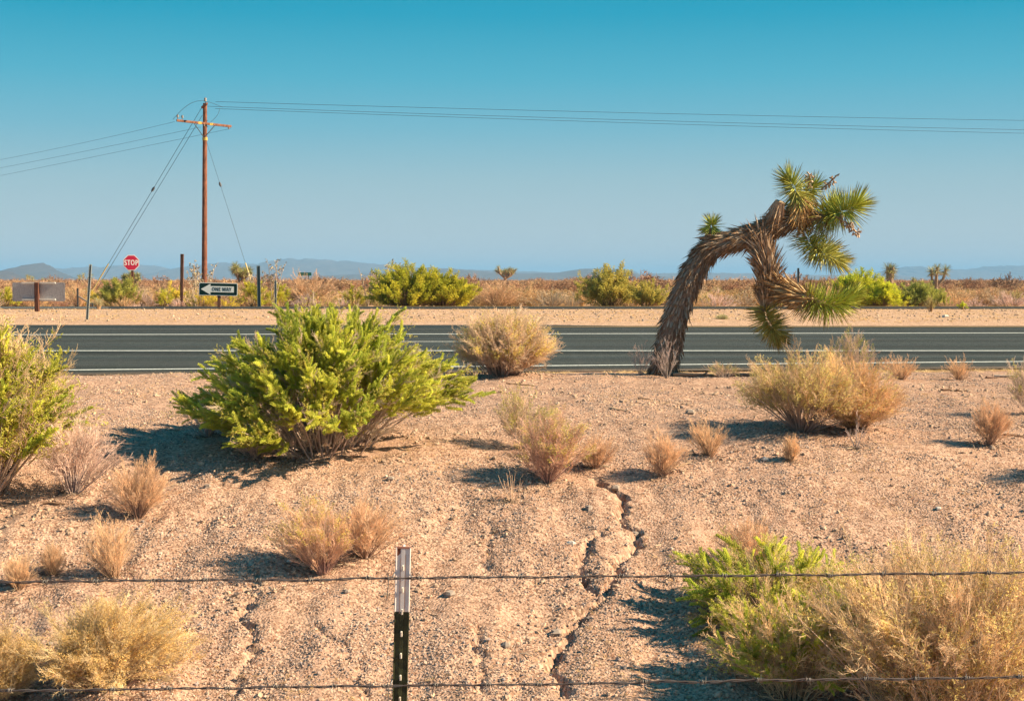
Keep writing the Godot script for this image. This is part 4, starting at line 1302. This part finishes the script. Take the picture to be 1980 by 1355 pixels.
func build_litter(rows: Array) -> void:      # broken twigs fallen round the shrubs
	rng.seed = 717
	var s := Shape.new()
	s.tube([Vector3(0, -.5, 0), Vector3(.07, 0, .03), Vector3(-.02, .5, 0)], [.03, .025, .012], 4, [Color.WHITE], true)
	s.tube([Vector3(.05, .1, .02), Vector3(.22, .38, .1)], [.018, .008], 3, [Color.WHITE])
	var m := s.mesh()
	var w := []
	var t := PackedColorArray()
	for b in rows:
		if b[2] > 13.0: continue
		for k in int(30 + 70 * b[3]):
			var a := rnd(0, TAU)
			var q: float = absf(rng.randfn(0.0, .55)) * b[3]
			var x: float = b[1] + cos(a) * q - .1 * b[3]
			var d: float = b[2] + sin(a) * q
			w.append(Transform3D(aim(Vector3(rnd(-1, 1), rnd(-.12, .3), rnd(-1, 1)), rnd(0, TAU), rnd(.025, .10)), spot(x, d, -.004)))
			t.append(shade([Color(.20, .14, .10), Color(.34, .25, .18), Color(.50, .39, .28), Color(.12, .09, .08)][rng.randi() % 4], rnd(.7, 1.2)))
	for k in 900:
		var d := rnd(5.5, 14)
		var x := rnd(-1, 1) * d * .42
		w.append(Transform3D(aim(Vector3(rnd(-1, 1), rnd(-.1, .2), rnd(-1, 1)), rnd(0, TAU), rnd(.02, .07)), spot(x, d, -.003)))
		t.append(shade(Color(.22, .155, .11), rnd(.6, 1.5)))
	scatter("twig_litter", m, mats["twig"], w, t, self).set_meta("label", "small broken twigs littering the sand round the shrubs")

func build_far_brush() -> void:
	rng.seed = 321
	var kinds3 := []
	for k in 4:
		var s := Shape.new()
		for j in 46:
			var a := rnd(0, TAU)
			var e := sqrt(rng.randf())
			var tip := Vector3(cos(a) * .62 * e, lerpf(1.0, .42, e * e) * rnd(.72, 1.08), sin(a) * .62 * e)
			var base := Vector3(cos(a), 0, sin(a)) * .16 * e
			var mid := base.lerp(tip, .5) + Vector3(0, .08, 0)
			s.tube([base, mid, tip], [.012, .010, .005], 3, [Color(.75, .75, .75), Color(1, 1, 1)])
			for q in 6:
				var t := rnd(.35, 1.0)
				var o := base.lerp(mid, t).lerp(mid.lerp(tip, t), t)
				var d := ((tip - base).normalized() + ball() * .8 + Vector3.UP * .2).normalized()
				s.tube([o, o + d * rnd(.12, .24)], [.008, .004], 3, [Color(.9, .9, .9), Color(1.1, 1.1, 1.05)])
			for q in 5:
				var t := rnd(.5, 1.0)
				var o := mid.lerp(tip, t)
				var d := ball()
				s.leaf(o, d, d.cross(ball()).normalized(), .1, .04, Color(1, 1, 1))
		kinds3.append(s.mesh())
	var sets := [["desert_brush", "mass of tan and golden dry brush covering the desert floor beyond the roads", 2300, 69.0, 170.0, [Color(.50, .32, .16), Color(.58, .39, .2), Color(.62, .46, .3), Color(.44, .29, .17), Color(.40, .33, .13)], .45, .85],
		["desert_brush", "darker reddish brown brush stretching to the horizon", 5200, 110.0, 900.0, [Color(.38, .22, .14), Color(.45, .27, .17), Color(.34, .22, .15), Color(.52, .34, .2)], .75, 1.35]]
	for b in sets:
		for k in 4:
			var w := []
			var t := PackedColorArray()
			for j in int(b[2] / 4.0):
				var d: float = b[3] * pow(b[4] / b[3], pow(rng.randf(), 1.25))
				var x := rnd(-1, 1) * (d * .40 + 4.0)
				var h := rnd(b[6], b[7])
				if rng.randf() < .07 and d > 110: h *= rnd(1.2, 1.6)
				w.append(Transform3D(aim(Vector3(rnd(-.08, .08), 1, rnd(-.08, .08)), rnd(0, TAU), h, rnd(1.0, 1.7)), spot(x, d, .05)))
				t.append(shade(b[5][rng.randi() % b[5].size()], rnd(.8, 1.2)))
			scatter(b[0], kinds3[k], mats["twig"], w, t, self).set_meta("label", b[1])

func tall_weed(label: String, x: float, ahead: float, h: float, sd: int) -> void:
	rng.seed = sd
	var root := thing("tall_weed", label, "weed", spot(x, ahead, .02))
	var s := Shape.new()
	for k in 5:
		var a := rnd(0, TAU)
		var top := Vector3(cos(a) * h * .22, h * rnd(.7, 1.0), sin(a) * h * .2)
		var mid := top * .5 + Vector3(rnd(-.05, .05), h * .06, 0)
		s.tube([Vector3.ZERO, mid, top], [.018, .014, .008], 4, [Color(.42, .33, .26)])
		for q in 9:
			var t := rnd(.4, 1.0)
			var o := mid.lerp(top, t * 2.0 - 1.0) if t > .5 else Vector3.ZERO.lerp(mid, t * 2.0)
			var d := (Vector3.UP + ball() * .9).normalized()
			var l := rnd(.06, .16) * h
			s.tube([o, o + d * l], [.008, .006], 3, [Color(.42, .33, .26)])
			for z in 4:
				var dd := ball()
				s.leaf(o + d * l * rnd(.5, 1.0), dd, dd.cross(ball()).normalized(), .09, .06, shade(Color(.40, .34, .24), rnd(.7, 1.2)))
	part("stalk", s.mesh(), mats["twig"], root)

func stick(label: String, x: float, ahead: float, long: float, r: float, turn: float, col: Color, sd: int) -> void:
	rng.seed = sd
	var root := thing("dead_branch", label, "branch", spot(x, ahead))
	var s := Shape.new()
	var pts := []
	var rad := []
	var d := Vector3(cos(turn), 0, sin(turn))
	for k in 7:
		var t := k / 6.0 - .5
		var p := d * long * t + Vector3(rnd(-.5, .5), 0, rnd(-.5, .5)) * long * .10
		p.y = ground_height(x + p.x, ahead - p.z) - root.position.y + r * .6 + rnd(0, r)
		pts.append(p)
		rad.append(r * lerpf(1.1, .5, k / 6.0))
	s.tube(pts, rad, 6, [col, shade(col, 1.2), col, shade(col, .8), col], true)
	for k in 3:
		var o: Vector3 = pts[2 + k]
		s.tube([o, o + (d * rnd(.4, 1) + ball() * .8).normalized() * long * rnd(.12, .25)], [r * .5, r * .2], 4, [col])
	part("wood", s.mesh(), mats["twig"], root)

func _ready() -> void:
	# ---- camera, sky, sun, exposure
	var cam := Camera3D.new()
	cam.name = "camera"
	cam.position = Vector3(0, 1.0, 0)
	cam.rotation.x = -0.049597
	cam.fov = 27.68
	cam.near = 0.05
	cam.far = 30000.0
	cam.current = true
	add_child(cam)
	var env := Environment.new()
	env.tonemap_mode = Environment.TONE_MAPPER_LINEAR
	env.tonemap_exposure = 2.7
	env.background_mode = Environment.BG_SKY
	var sky := Sky.new()
	var pano := PanoramaSkyMaterial.new()
	pano.panorama = sky_picture()
	sky.sky_material = pano
	env.sky = sky
	env.background_energy_multiplier = 0.36
	env.fog_enabled = true
	env.fog_density = 0.000125
	env.fog_light_color = Color(.55, .77, .97)
	env.sdfgi_enabled = true
	env.ssao_enabled = true
	env.ssil_enabled = true
	var we := WorldEnvironment.new()
	we.name = "environment"
	we.environment = env
	add_child(we)
	var sun := DirectionalLight3D.new()
	sun.name = "sun"
	sun.light_energy = 1.5
	sun.light_color = Color(1.0, 0.9, 0.74)
	sun.light_angular_distance = 0.5
	sun.shadow_enabled = true
	var el := deg_to_rad(35)
	var az := deg_to_rad(-7)
	var to_sun := Vector3(cos(el) * cos(az), sin(el), -cos(el) * sin(az))
	sun.basis = Basis.looking_at(-to_sun, Vector3.UP)
	add_child(sun)

	# ---- setting
	lumps.seed = 3; lumps.frequency = .32; lumps.fractal_octaves = 3
	relief.seed = 8; relief.frequency = 1.4; relief.fractal_octaves = 3
	crumbs.seed = 15; crumbs.frequency = 6.0; crumbs.fractal_octaves = 3
	furrows.seed = 23; furrows.frequency = .8; furrows.fractal_octaves = 3
	rng.seed = 1
	make_materials()
	plain("dark_stone", Color(.27, .22, .19), .9)
	plain("pale_stone", Color(.60, .52, .46), .9)
	dig_gullies()
	build_ground()
	build_roads()
	build_hills()
	build_far_brush()

	# ---- things beyond the roads
	make_sprays()
	utility_pole()
	var dark := Color(.05, .07, .08)
	var g_r := "power lines running right from the utility pole"
	line_between("power_line", "uppermost power line running right from the top of the utility pole", "power line", g_r, Vector3(-16.9, 11.14, -81.6), Vector3(110, 12.0, -101), .6, .010, dark)
	line_between("power_line", "middle one of the three power lines running right from the utility pole", "power line", g_r, Vector3(-17.5, 10.95, -82.2), Vector3(110, 11.04, -102), .6, .010, dark)
	line_between("power_line", "lowest of the three power lines running right from the utility pole", "power line", g_r, Vector3(-17.2, 10.90, -82.9), Vector3(110, 10.78, -103), .6, .010, dark)
	var g_l := "power lines running left from the crossarm"
	line_between("power_line", "highest power line running down left from the crossarm's left end", "power line", g_l, Vector3(-19.2, 9.98, -81.4), Vector3(-58, 10.3, -131), .33, .010, dark)
	line_between("power_line", "middle power line running down left from the crossarm", "power line", g_l, Vector3(-17.9, 9.75, -82.1), Vector3(-58, 9.3, -131), .15, .010, dark)
	line_between("power_line", "lowest power line running down left from the crossarm's right end", "power line", g_l, Vector3(-16.3, 9.72, -82.7), Vector3(-58, 8.4, -131), .05, .010, dark)
	line_between("guy_wire", "left guy wire of the pair slanting down to a yellow guard left of the pole", "guy wire", "paired guy wires left of the utility pole", Vector3(-17.75, 10.85, -81.9), Vector3(-24.55, -.25, -81.9), 0.0, .012, dark, 2.55, .42)
	line_between("guy_wire", "right guy wire of the pair slanting down left of the pole", "guy wire", "paired guy wires left of the utility pole", Vector3(-17.7, 10.4, -81.8), Vector3(-24.3, -.25, -81.7), 0.0, .012, dark)
	line_between("guy_wire", "thin guy wire slanting down right of the pole to a pale yellow guard", "guy wire", "", Vector3(-17.6, 9.2, -81.9), Vector3(-13.75, -.25, -77.0), 0.0, .009, dark, 2.6, .30)
	stop_sign()
	one_way_sign()
	blank_sign()
	steel_post("delineator_post", "leaning galvanized steel post standing on the median right of the blank sign", -10.17, 34, 1.33, .06, .077, Color(.36, .40, .40))
	steel_post("metal_post", "thick dark grey metal post right of the one way sign", -9.23, 51.9, 1.60, .12, -.01, Color(.16, .20, .20))
	steel_post("metal_post", "thin pale metal post above the top of the largest green shrub", -8.63, 51.9, 1.06, .075, 0, Color(.36, .39, .39))
	steel_post("metal_post", "thin dark metal post right of the leaning yucca's hanging branch", 12.47, 62, 1.85, .09, 0, Color(.20, .23, .23))
	var wp := thing("wooden_post", "tall dark brown wooden post left of the utility pole", "post", spot(-14.42, 62, .1))
	wp.rotation.z = -.022
	part("shaft", one_mesh(func(s): s.box(Vector3(0, 1.25, 0), Vector3(.13, 2.62, .13), Color(.15, .07, .045), Basis.IDENTITY, .01)), mats["wood"], wp)
	var fp := thing("fence_corner", "dark fence post with a slanting brace behind the leaning steel post at left", "fence post", spot(-19.0, 62.2, .05))
	part("post", one_mesh(func(s): s.box(Vector3(0, .5, 0), Vector3(.075, 1.05, .075), Color(.13, .12, .12), Basis.IDENTITY, .006)), mats["steel"], fp)
	part("brace", one_mesh(func(s): s.tube([Vector3(.03, .67, 0), Vector3(.62, .30, -.02)], [.035, .035], 8, [Color(.30, .27, .24)], true)), mats["steel"], fp)
	part("post", one_mesh(func(s): s.box(Vector3(.64, .16, -.02), Vector3(.07, .5, .07), Color(.13, .12, .12), Basis.IDENTITY, .006)), mats["steel"], fp)
	var gs := thing("guide_sign", "low dark green road sign half hidden by brush right of the metal posts", "sign", spot(-21.85, 150))
	part("panel", one_mesh(func(s): prism(rect(1.4, .34, .03), -.01, .0, Color(.02, .14, .10), s)), mats["painted"], gs, Vector3(0, 1.85, 0))
	for e in [-.4, .4]: part("post", one_mesh(func(s): s.box(Vector3(e, 1.0, -.06), Vector3(.08, 2.0, .08), Color(.2, .15, .12))), mats["wood"], gs)
	far_yucca("dark many-branched Joshua tree standing alone on the horizon left of centre", -.95, 220, 3.9, 8, .5, 11, 1.2)
	far_yucca("dense Joshua tree with a single shaggy head behind the bright green shrubs at right", 26.6, 100, 2.65, 3, .10, 12, 2.2)
	far_yucca("small single-headed yucca just left of the three-headed far yucca", 28.2, 100, 1.75, 1, 0, 13, 1.6)
	far_yucca("little low yucca leftmost of the far group at right", 26.4, 96, 1.25, 1, 0, 14, 1.6)
	far_yucca("three-headed far yucca on forked trunks right of the bright green shrubs", 28.4, 95, 2.35, 3, .30, 15, 1.4)
	far_yucca("dark Joshua tree against the mountains right of the utility pole", -24.8, 130, 2.9, 6, .34, 16)
	far_yucca("Joshua tree right behind the octagonal red sign", -32.8, 122, 2.2, 5, .36, 17)
	far_yucca("small forked Joshua tree in front of the cone-shaped hill", -61, 180, 2.3, 3, .28, 18, 1.3)
	far_yucca("tiny Joshua tree right of the cone-shaped hill's peak", -65.5, 200, 2.0, 2, .28, 19, 1.3)
	far_yucca("distant Joshua tree between the leaning steel post and the guy wire guard", -45, 150, 2.2, 3, .4, 20)
	far_yucca("lone small Joshua tree sticking up right of the pointed olive shrub", 17.3, 210, 2.75, 2, .16, 21, 1.2)
	tall_weed("tall dry weed just right of the tall brown wooden post", -14.1, 63.5, 2.05, 31)
	tall_weed("tall dry weed left of the utility pole's foot", -13.9, 64.5, 2.15, 32)
	tall_weed("tall dry weed between the two upright metal posts", -10.6, 63.0, 2.35, 33)
	tall_weed("tall dry weed just left of the thick metal post", -11.5, 64.0, 1.9, 34)
	tall_weed("tall dry weed left of the far broad green shrub's top", -6.7, 66.0, 1.9, 35)
	tall_weed("dry weed sticking up from the far broad green shrub", -5.7, 65.5, 2.2, 36)
	tall_weed("dry weed against the hills right of the utility pole", -19.5, 90.0, 1.9, 37)
	var far_rows := [
		[-22.50, 63.0, 1.51, 1.06, "tuft", "yg", "yellow-green shrub at the far left edge beyond the blank sign"],
		[-22.32, 66.0, 2.02, 0.82, "twiggy", "tan", "tan brush seen through below the blank sign panel"],
		[-20.11, 63.0, 1.37, 0.62, "twiggy", "red", "reddish brown low shrub right below the blank sign's right end"],
		[-20.16, 66.0, 1.25, 1.11, "twiggy", "tan", "straw-coloured shrub between the blank sign and the leaning metal post"],
		[-20.08, 68.0, 0.99, 0.87, "tuft", "yellow", "small yellow shrub right behind the leaning metal post"],
		[-17.73, 64.0, 1.82, 1.26, "leafy", "olive", "large dark olive shrub beneath the red octagonal sign"],
		[-16.91, 62.0, 1.04, 0.66, "twiggy", "gold", "round golden dry shrub in front of the dark olive shrub under the octagonal sign"],
		[-16.24, 61.5, 0.89, 0.37, "twiggy", "pale", "low pale dry shrub at the road edge right of the round golden one"],
		[-16.36, 64.0, 0.98, 0.77, "twiggy", "grey", "grey-brown dry shrub left of the tall brown wooden post"],
		[-15.39, 63.0, 0.96, 0.97, "tuft", "yg", "yellow-green shrub left of the foot of the tall brown wooden post"],
		[-16.60, 70.0, 0.92, 1.21, "tuft", "yellow", "small yellow shrub high beside the tall brown wooden post"],
		[-14.52, 62.0, 0.99, 0.64, "twiggy", "pale", "pale straw shrub at the foot of the tall brown wooden post"],
		[-13.70, 63.0, 1.47, 0.92, "tuft", "yellow", "bright yellow shrub left behind the one way sign post"],
		[-12.40, 62.0, 0.99, 0.68, "tuft", "yellow", "low yellow shrub right of the one way sign post"],
		[-11.50, 63.0, 1.70, 1.24, "tuft", "yg", "green-yellow shrub between the one way sign and the thick metal post"],
		[-10.47, 64.0, 1.30, 1.10, "tuft", "yg", "green shrub between the two upright metal posts"],
		[-9.98, 70.0, 3.31, 1.59, "twiggy", "tan", "large tan dry shrub behind the top of the largest green shrub"],
		[-9.02, 62.0, 1.76, 0.77, "twiggy", "grey", "low grey-brown brush at the road edge below the large far tan shrub"],
		[-8.02, 63.0, 1.47, 0.67, "twiggy", "gold", "low golden brush right of the large far tan shrub"],
		[-7.34, 66.0, 1.49, 1.01, "tuft", "yg", "pale yellow-green shrub left of the far broad green shrub"],
		[-7.44, 62.0, 0.90, 0.59, "twiggy", "pale", "small pale tuft left of the far broad green shrub"],
		[-4.55, 62.5, 4.00, 1.97, "leafybig", "green", "far broad bright green shrub across both roads, its left dome"],
		[-3.07, 63.0, 3.21, 1.58, "leafybig", "green", "far broad bright green shrub across both roads, its lower right dome"],
		[-0.69, 68.0, 2.77, 1.22, "twiggy", "tan", "tan brush just right of the far broad green shrub"],
		[0.58, 72.0, 2.41, 1.10, "twiggy", "gold", "golden brush below the small dark tree on the horizon"],
		[1.67, 62.0, 1.89, 0.91, "twiggy", "drab", "dark grey-green twiggy shrub left of the far olive shrub"],
		[2.59, 62.0, 1.17, 0.73, "twiggy", "drab", "smaller dark twiggy shrub touching the left foot of the far olive shrub"],
		[4.40, 63.0, 3.21, 1.90, "leafy", "olive2", "tall far olive shrub with a pointed top, centre right"],
		[5.91, 62.0, 1.71, 1.18, "leafy", "olive2", "lower olive shrub joined to the right of the pointed olive shrub"],
		[8.15, 64.0, 1.63, 0.65, "twiggy", "gold", "golden low brush just right of the leaning yucca trunk"],
		[8.97, 62.0, 1.85, 0.79, "twiggy", "pale", "pale rounded dry shrub seen under the yucca arch"],
		[10.31, 63.0, 1.24, 0.76, "twiggy", "drab", "grey-green dry shrub seen under the yucca arch at its right side"],
		[13.10, 63.0, 1.92, 1.26, "tuft", "yg", "yellow-green shrub directly right of the thin metal post behind the yucca"],
		[16.08, 66.0, 3.12, 1.73, "leafybig", "bright", "tallest bright green shrub behind the yucca's right branches"],
		[13.84, 62.0, 1.62, 1.09, "twiggy", "gold", "golden dry shrub between the two bright green shrubs behind the yucca"],
		[16.40, 63.0, 1.92, 1.24, "leafybig", "bright", "bright green lower shrub right of the tallest one behind the yucca"],
		[18.34, 64.0, 2.42, 1.17, "leafy", "dark", "dark green shrub below the three-headed far yucca"],
		[16.82, 61.5, 1.34, 0.49, "tuft", "yg", "low yellow-green shrub at the road edge in front of the dark green shrub"],
		[18.97, 63.0, 1.01, 0.76, "leafy", "olive", "small green shrub at the right foot of the dark green shrub"],
		[21.31, 68.0, 2.27, 0.82, "twiggy", "gold", "golden dry brush right of the dark green shrub"],
		[23.88, 72.0, 2.72, 0.99, "twiggy", "tan", "broad tan dry shrub near the right edge beyond the roads"],
		[22.46, 64.0, 1.95, 0.77, "twiggy", "pale", "pale dry shrub at the right edge beyond the roads"],
		[20.16, 62.0, 1.40, 0.57, "twiggy", "pale", "low pale tuft at the far road edge near the right"],
		[22.61, 66.0, 1.44, 0.87, "twiggy", "drab", "dark twiggy shrub among the pale ones at the right edge"],
		[18.92, 61.5, 1.07, 0.51, "twiggy", "tan", "small tan tuft at the far road edge left of the low pale tuft"],
		[-13.67, 47.0, 0.55, 0.42, "twiggy", "sage", "small sage-grey shrub on the median beside the leaning metal post"],
		[12.52, 42.5, 0.37, 0.50, "twiggy", "olivetwig", "slender olive shrub alone on the sandy median at right"],
		[14.65, 46.2, 0.30, 0.23, "tuft", "bright", "little bright yellow-green tuft on the sandy median at right"],
		[5.00, 33.8, 0.22, 0.05, "twiggy", "sage", "tiny pale green tuft on the median under the yucca"],
	]
	for k in far_rows.size():
		var b: Array = far_rows[k]
		shrub("shrub", b[6], b[4], b[0], b[1], b[2], b[3], 0.0, 300 + k, b[5])
	build_dry_grass()
	build_stones()

	# ---- the near slope
	leaning_yucca()
	var near_rows := [
		["big_green_shrub", -1.23, 9.23, 1.89, 0.89, -0.02, "broom", "largest bright green leafy shrub spreading over bare tan stems left of centre"],
		["left_green_shrub", -3.06, 8.25, 0.94, 0.93, -0.01, "broom2", "tall bright green shrub cut off by the left edge of the photo"],
		["dry_shrub", -2.53, 8.14, 0.44, 0.44, 0.04, "bare", "grey-stemmed bare dry shrub fanning out right in front of the tall left green shrub"],
		["dry_shrub", -2.09, 7.89, 0.34, 0.33, 0.01, "straw", "straw-coloured bushy dry shrub just right of the grey-stemmed bare shrub at left"],
		["dry_shrub", -2.03, 7.19, 0.29, 0.33, -0.02, "pink", "pinkish dry shrub on a narrow fanned foot above the upper wire at left"],
		["dry_shrub", -2.36, 7.24, 0.14, 0.18, 0.01, "pink", "very small pinkish twig shrub between two larger pink ones at lower left"],
		["dry_shrub", -2.48, 7.08, 0.20, 0.20, -0.01, "pink", "low pale pinkish shrub touching the upper wire at the far left"],
		["dry_shrub", -1.77, 6.11, 0.82, 0.38, 0.02, "olive", "broad yellow-olive dry shrub crossed by the lower wire at bottom left"],
		["dry_shrub", -2.20, 6.01, 0.27, 0.29, 0.01, "olive", "low olive dry shrub cut by the left edge beside the broad bottom left shrub"],
		["dry_shrub", -0.97, 7.25, 0.43, 0.38, -0.06, "yellowtip", "pinkish dry shrub with yellow-green tips, left one of the pair left of the fence post"],
		["dry_shrub", -0.77, 7.39, 0.39, 0.33, 0.01, "straw", "dense tan dry shrub, right one of the pair left of the fence post"],
		["dry_shrub", 0.22, 8.56, 0.51, 0.42, 0.01, "yellowtip", "dense pinkish tan shrub with golden tips beside the erosion gully, centre of the slope"],
		["dry_shrub", 0.07, 9.26, 0.42, 0.42, 0.03, "greentip", "loose grey dry shrub with green upright tips behind the golden-tipped centre shrub"],
		["dry_shrub", 0.52, 8.85, 0.26, 0.22, 0.02, "straw", "low tan dry shrub leaning right against the golden-tipped centre shrub"],
		["grass_tuft", 0.00, 8.18, 0.15, 0.22, 0.00, "stalk", "small upright straw-coloured grass tuft in front of the golden-tipped centre shrub"],
		["dry_shrub", 0.93, 8.68, 0.28, 0.28, 0.01, "straw", "compact round tan shrub on a narrow foot just right of the gully head"],
		["dry_shrub", 1.26, 9.01, 0.33, 0.26, 0.01, "pink", "spiky pinkish dry shrub directly right of the compact round tan one"],
		["dry_shrub", 1.98, 9.70, 0.98, 0.52, 0.00, "creosote", "large airy olive-tan shrub with grey forked stems below the hanging yucca branch"],
		["dry_shrub", 2.40, 9.83, 0.74, 0.46, -0.04, "strawbig", "wide golden tan shrub forming the right half of the large airy pair"],
		["leafy_shrub", 3.13, 13.03, 0.47, 0.43, 0.00, "greentip", "slender olive upright shrub with yellow-green tip rising behind the large airy pair"],
		["dead_shrub", 2.23, 9.16, 0.17, 0.25, 0.01, "dead", "small bare dead shrub with grey forked stems in front of the wide golden shrub"],
		["dead_shrub", 1.75, 8.88, 0.11, 0.17, 0.00, "pink", "tiny bare pinkish sprig standing alone on the gravel below the large airy pair"],
		["dry_shrub", 3.16, 9.37, 0.29, 0.31, -0.01, "straw", "upright tan shrub casting a dark oval shadow near the right edge"],
		["dry_shrub", 3.86, 10.56, 0.35, 0.42, 0.01, "greentip", "olive-tipped shrub cut by the right edge beside the road"],
		["dry_shrub", 3.66, 13.31, 0.45, 0.24, 0.00, "pink", "fluffy pinkish dry shrub beside the road right of the large airy pair"],
		["dry_shrub", 4.20, 13.33, 0.29, 0.24, 0.00, "pink", "single pinkish dry shrub beside the road with sand on both sides"],
		["dry_shrub", 1.46, 13.38, 0.28, 0.35, 0.00, "wisp", "thin dry shrub standing against the foot of the leaning yucca trunk"],
		["dry_shrub", 1.24, 13.60, 0.25, 0.34, 0.00, "wisp", "wispy grey bare shrub just left of the leaning yucca trunk"],
		["leafy_shrub", 2.00, 13.38, 0.31, 0.14, -0.01, "greentip", "low yellow-green shrublet under the yucca crown at the road edge"],
		["dry_shrub", -0.09, 13.30, 0.93, 0.56, 0.01, "gold", "big rounded golden dry shrub at the road edge right of the largest green shrub"],
		["dry_shrub", -2.05, 9.54, 0.32, 0.23, 0.01, "bare", "bare brown dry shrub in the shade under the left side of the largest green shrub"],
		["dry_shrub", -1.62, 8.90, 0.32, 0.15, 0.01, "bare", "low tangled dry shrub at the front foot of the largest green shrub"],
		["dry_shrub", -1.37, 8.85, 0.16, 0.23, 0.02, "dead", "single thin dry sprig in front of the foot of the largest green shrub"],
		["leafy_shrub", 1.28, 6.81, 0.99, 0.36, -0.02, "broom3", "yellow-green and tan shrub crossed by both wires at lower right"],
		["dry_shrub", 1.81, 5.83, 1.18, 0.70, 0.01, "strawbig2", "very large golden tan shrub filling the bottom right corner"],
		["dry_shrub", 1.22, 6.15, 0.74, 0.46, 0.01, "airy", "loose tan and green twiggy shrub at the bottom edge below the lower right green shrub"],
		["dry_shrub", 1.27, 7.43, 0.43, 0.26, 0.01, "straw", "soft pinkish dry shrub showing behind the top of the lower right green shrub"],
		["dry_shrub", 2.61, 7.18, 0.19, 0.19, 0.00, "bare", "dry grey sprig at the right edge behind the upper wire"],
		["dry_shrub", 3.35, 8.64, 0.37, 0.30, 0.00, "straw", "dry shrub just beyond the right edge whose shadow reaches into the photo"],
	]
	for k in near_rows.size():
		var b: Array = near_rows[k]
		shrub(b[0], b[7], b[6], b[1], b[2], b[3], b[4], b[5], 100 + k)
	build_litter(near_rows)
	var wood := Color(.24, .15, .10)
	stick("dark dead stick on the sand right of the golden road edge shrub", 0.07, 12.27, 0.27, 0.0071, 0.10, wood, 900)
	stick("thin dead twig lying below the golden road edge shrub", -0.12, 11.64, 0.28, 0.0055, -0.10, wood, 901)
	stick("curved dead branch lying right of the yucca trunk's foot", 1.75, 13.55, 0.44, 0.0172, 0.15, Color(.34, .22, .15), 902)
	stick("reddish dead branch below the yellow-green shrublet", 2.00, 13.55, 0.39, 0.0148, -0.20, Color(.26, .15, .10), 903)
	stick("tangled dead branch below the yucca's hanging head", 2.27, 13.55, 0.44, 0.0197, 0.10, Color(.20, .14, .11), 904)
	stick("dark crooked dead branch beside the airy shrub's left edge", 2.39, 13.55, 0.30, 0.0148, 0.70, Color(.2, .13, .1), 905)
	stick("dark dead stick on open sand below the roadside pink shrubs", 3.73, 11.96, 0.23, 0.0087, 0.05, wood, 906)
	stick("pale dead stick on the upper slope right of the centre shrubs", 0.79, 10.50, 0.15, 0.0076, 0.60, Color(.5, .36, .24), 907)
	stick("short dark stick on the upper slope", 1.05, 11.27, 0.10, 0.0082, -0.50, Color(.14, .1, .08), 908)
	stick("dead stick beside the road at right", 4.61, 13.55, 0.22, 0.0099, -0.60, Color(.16, .1, .08), 909)
	stick("pale dead stick beside the road at right", 4.73, 13.59, 0.20, 0.0124, 0.30, Color(.55, .42, .33), 910)
	stick("dark stick right of the upright tan shrub", 3.42, 9.60, 0.15, 0.0070, 0.30, wood, 911)
	stick("pale dead branch at the foot of the largest green shrub", -1.29, 9.80, 0.25, 0.0125, 0.35, Color(.62, .44, .3), 912)
	stick("dark stick left of the grey-stemmed bare shrub's foot", -2.59, 7.99, 0.13, 0.0073, 0.20, wood, 913)
	stick("dark twig in the shadow left of the shrub pair", -1.39, 7.00, 0.08, 0.0051, -0.40, Color(.12, .09, .08), 914)
	stick("forked twig below the tiny bare sprig", 1.78, 8.60, 0.13, 0.0047, -0.50, wood, 915)
	stick("white dead stick left of the compact round shrub", 0.57, 8.89, 0.10, 0.0048, 0.40, Color(.7, .58, .46), 916)
	stick("pale root running right from the compact round shrub's foot", 1.03, 8.77, 0.19, 0.0048, -0.55, Color(.6, .44, .3), 917)
	fence_post()
	barbed_wire("upper strand of rusty barbed wire across the whole foreground", [Vector3(-3.4, .250, -3.372), Vector3(3.4, .326, -3.372)], 61)
	barbed_wire("lower strand of rusty barbed wire near the bottom of the photo", [Vector3(-3.4, -.012, -3.372), Vector3(3.4, .073, -3.372)], 62)
	for q in [[-.298, .289, .055, "short loose tie wire hanging from the upper strand left of the fence post"], [-.299, .026, .07, "short loose tie wire hanging from the lower strand left of the fence post"]]:
		var tw := thing("tie_wire", q[3], "wire", Vector3(q[0], q[1], -3.370))
		part("wire", one_mesh(func(s): s.tube([Vector3(0, .006, 0), Vector3(.003, 0, .004), Vector3(.001, -q[2] * .5, .003), Vector3(-.002, -q[2], .002)], _same(.0012, 4), 4, [Color(.16, .15, .15)], true)), mats["wire"], tw)

func sky_picture() -> ImageTexture:
	var h := 1024
	var im := Image.create(32, h, false, Image.FORMAT_RGBF)
	var stops := [[-90.0, Color8(150, 118, 92)], [-3.0, Color8(168, 150, 130)], [-0.5, Color8(168, 190, 200)], [0.3, Color8(198, 208, 210)], [2.0, Color8(186, 205, 210)], [4.0, Color8(163, 198, 208)], [6.0, Color8(124, 188, 208)], [8.0, Color8(86, 180, 206)], [10.5, Color8(34, 164, 196)], [14.0, Color8(28, 155, 190)], [30.0, Color8(26, 140, 182)], [60.0, Color8(26, 132, 176)], [90.0, Color8(26, 128, 172)]]
	for y in h:
		var e := 90.0 - 180.0 * (y + .5) / h
		var col: Color = stops[0][1]
		if e <= stops[0][0]: col = stops[0][1]
		for k in stops.size() - 1:
			if e >= stops[k][0] and e < stops[k + 1][0]:
				col = stops[k][1].srgb_to_linear().lerp(stops[k + 1][1].srgb_to_linear(), (e - stops[k][0]) / (stops[k + 1][0] - stops[k][0]))
		if e >= stops[-1][0]: col = stops[-1][1].srgb_to_linear()
		if e <= stops[0][0]: col = stops[0][1].srgb_to_linear()
		for x in 32: im.set_pixel(x, y, col)
	return ImageTexture.create_from_image(im)
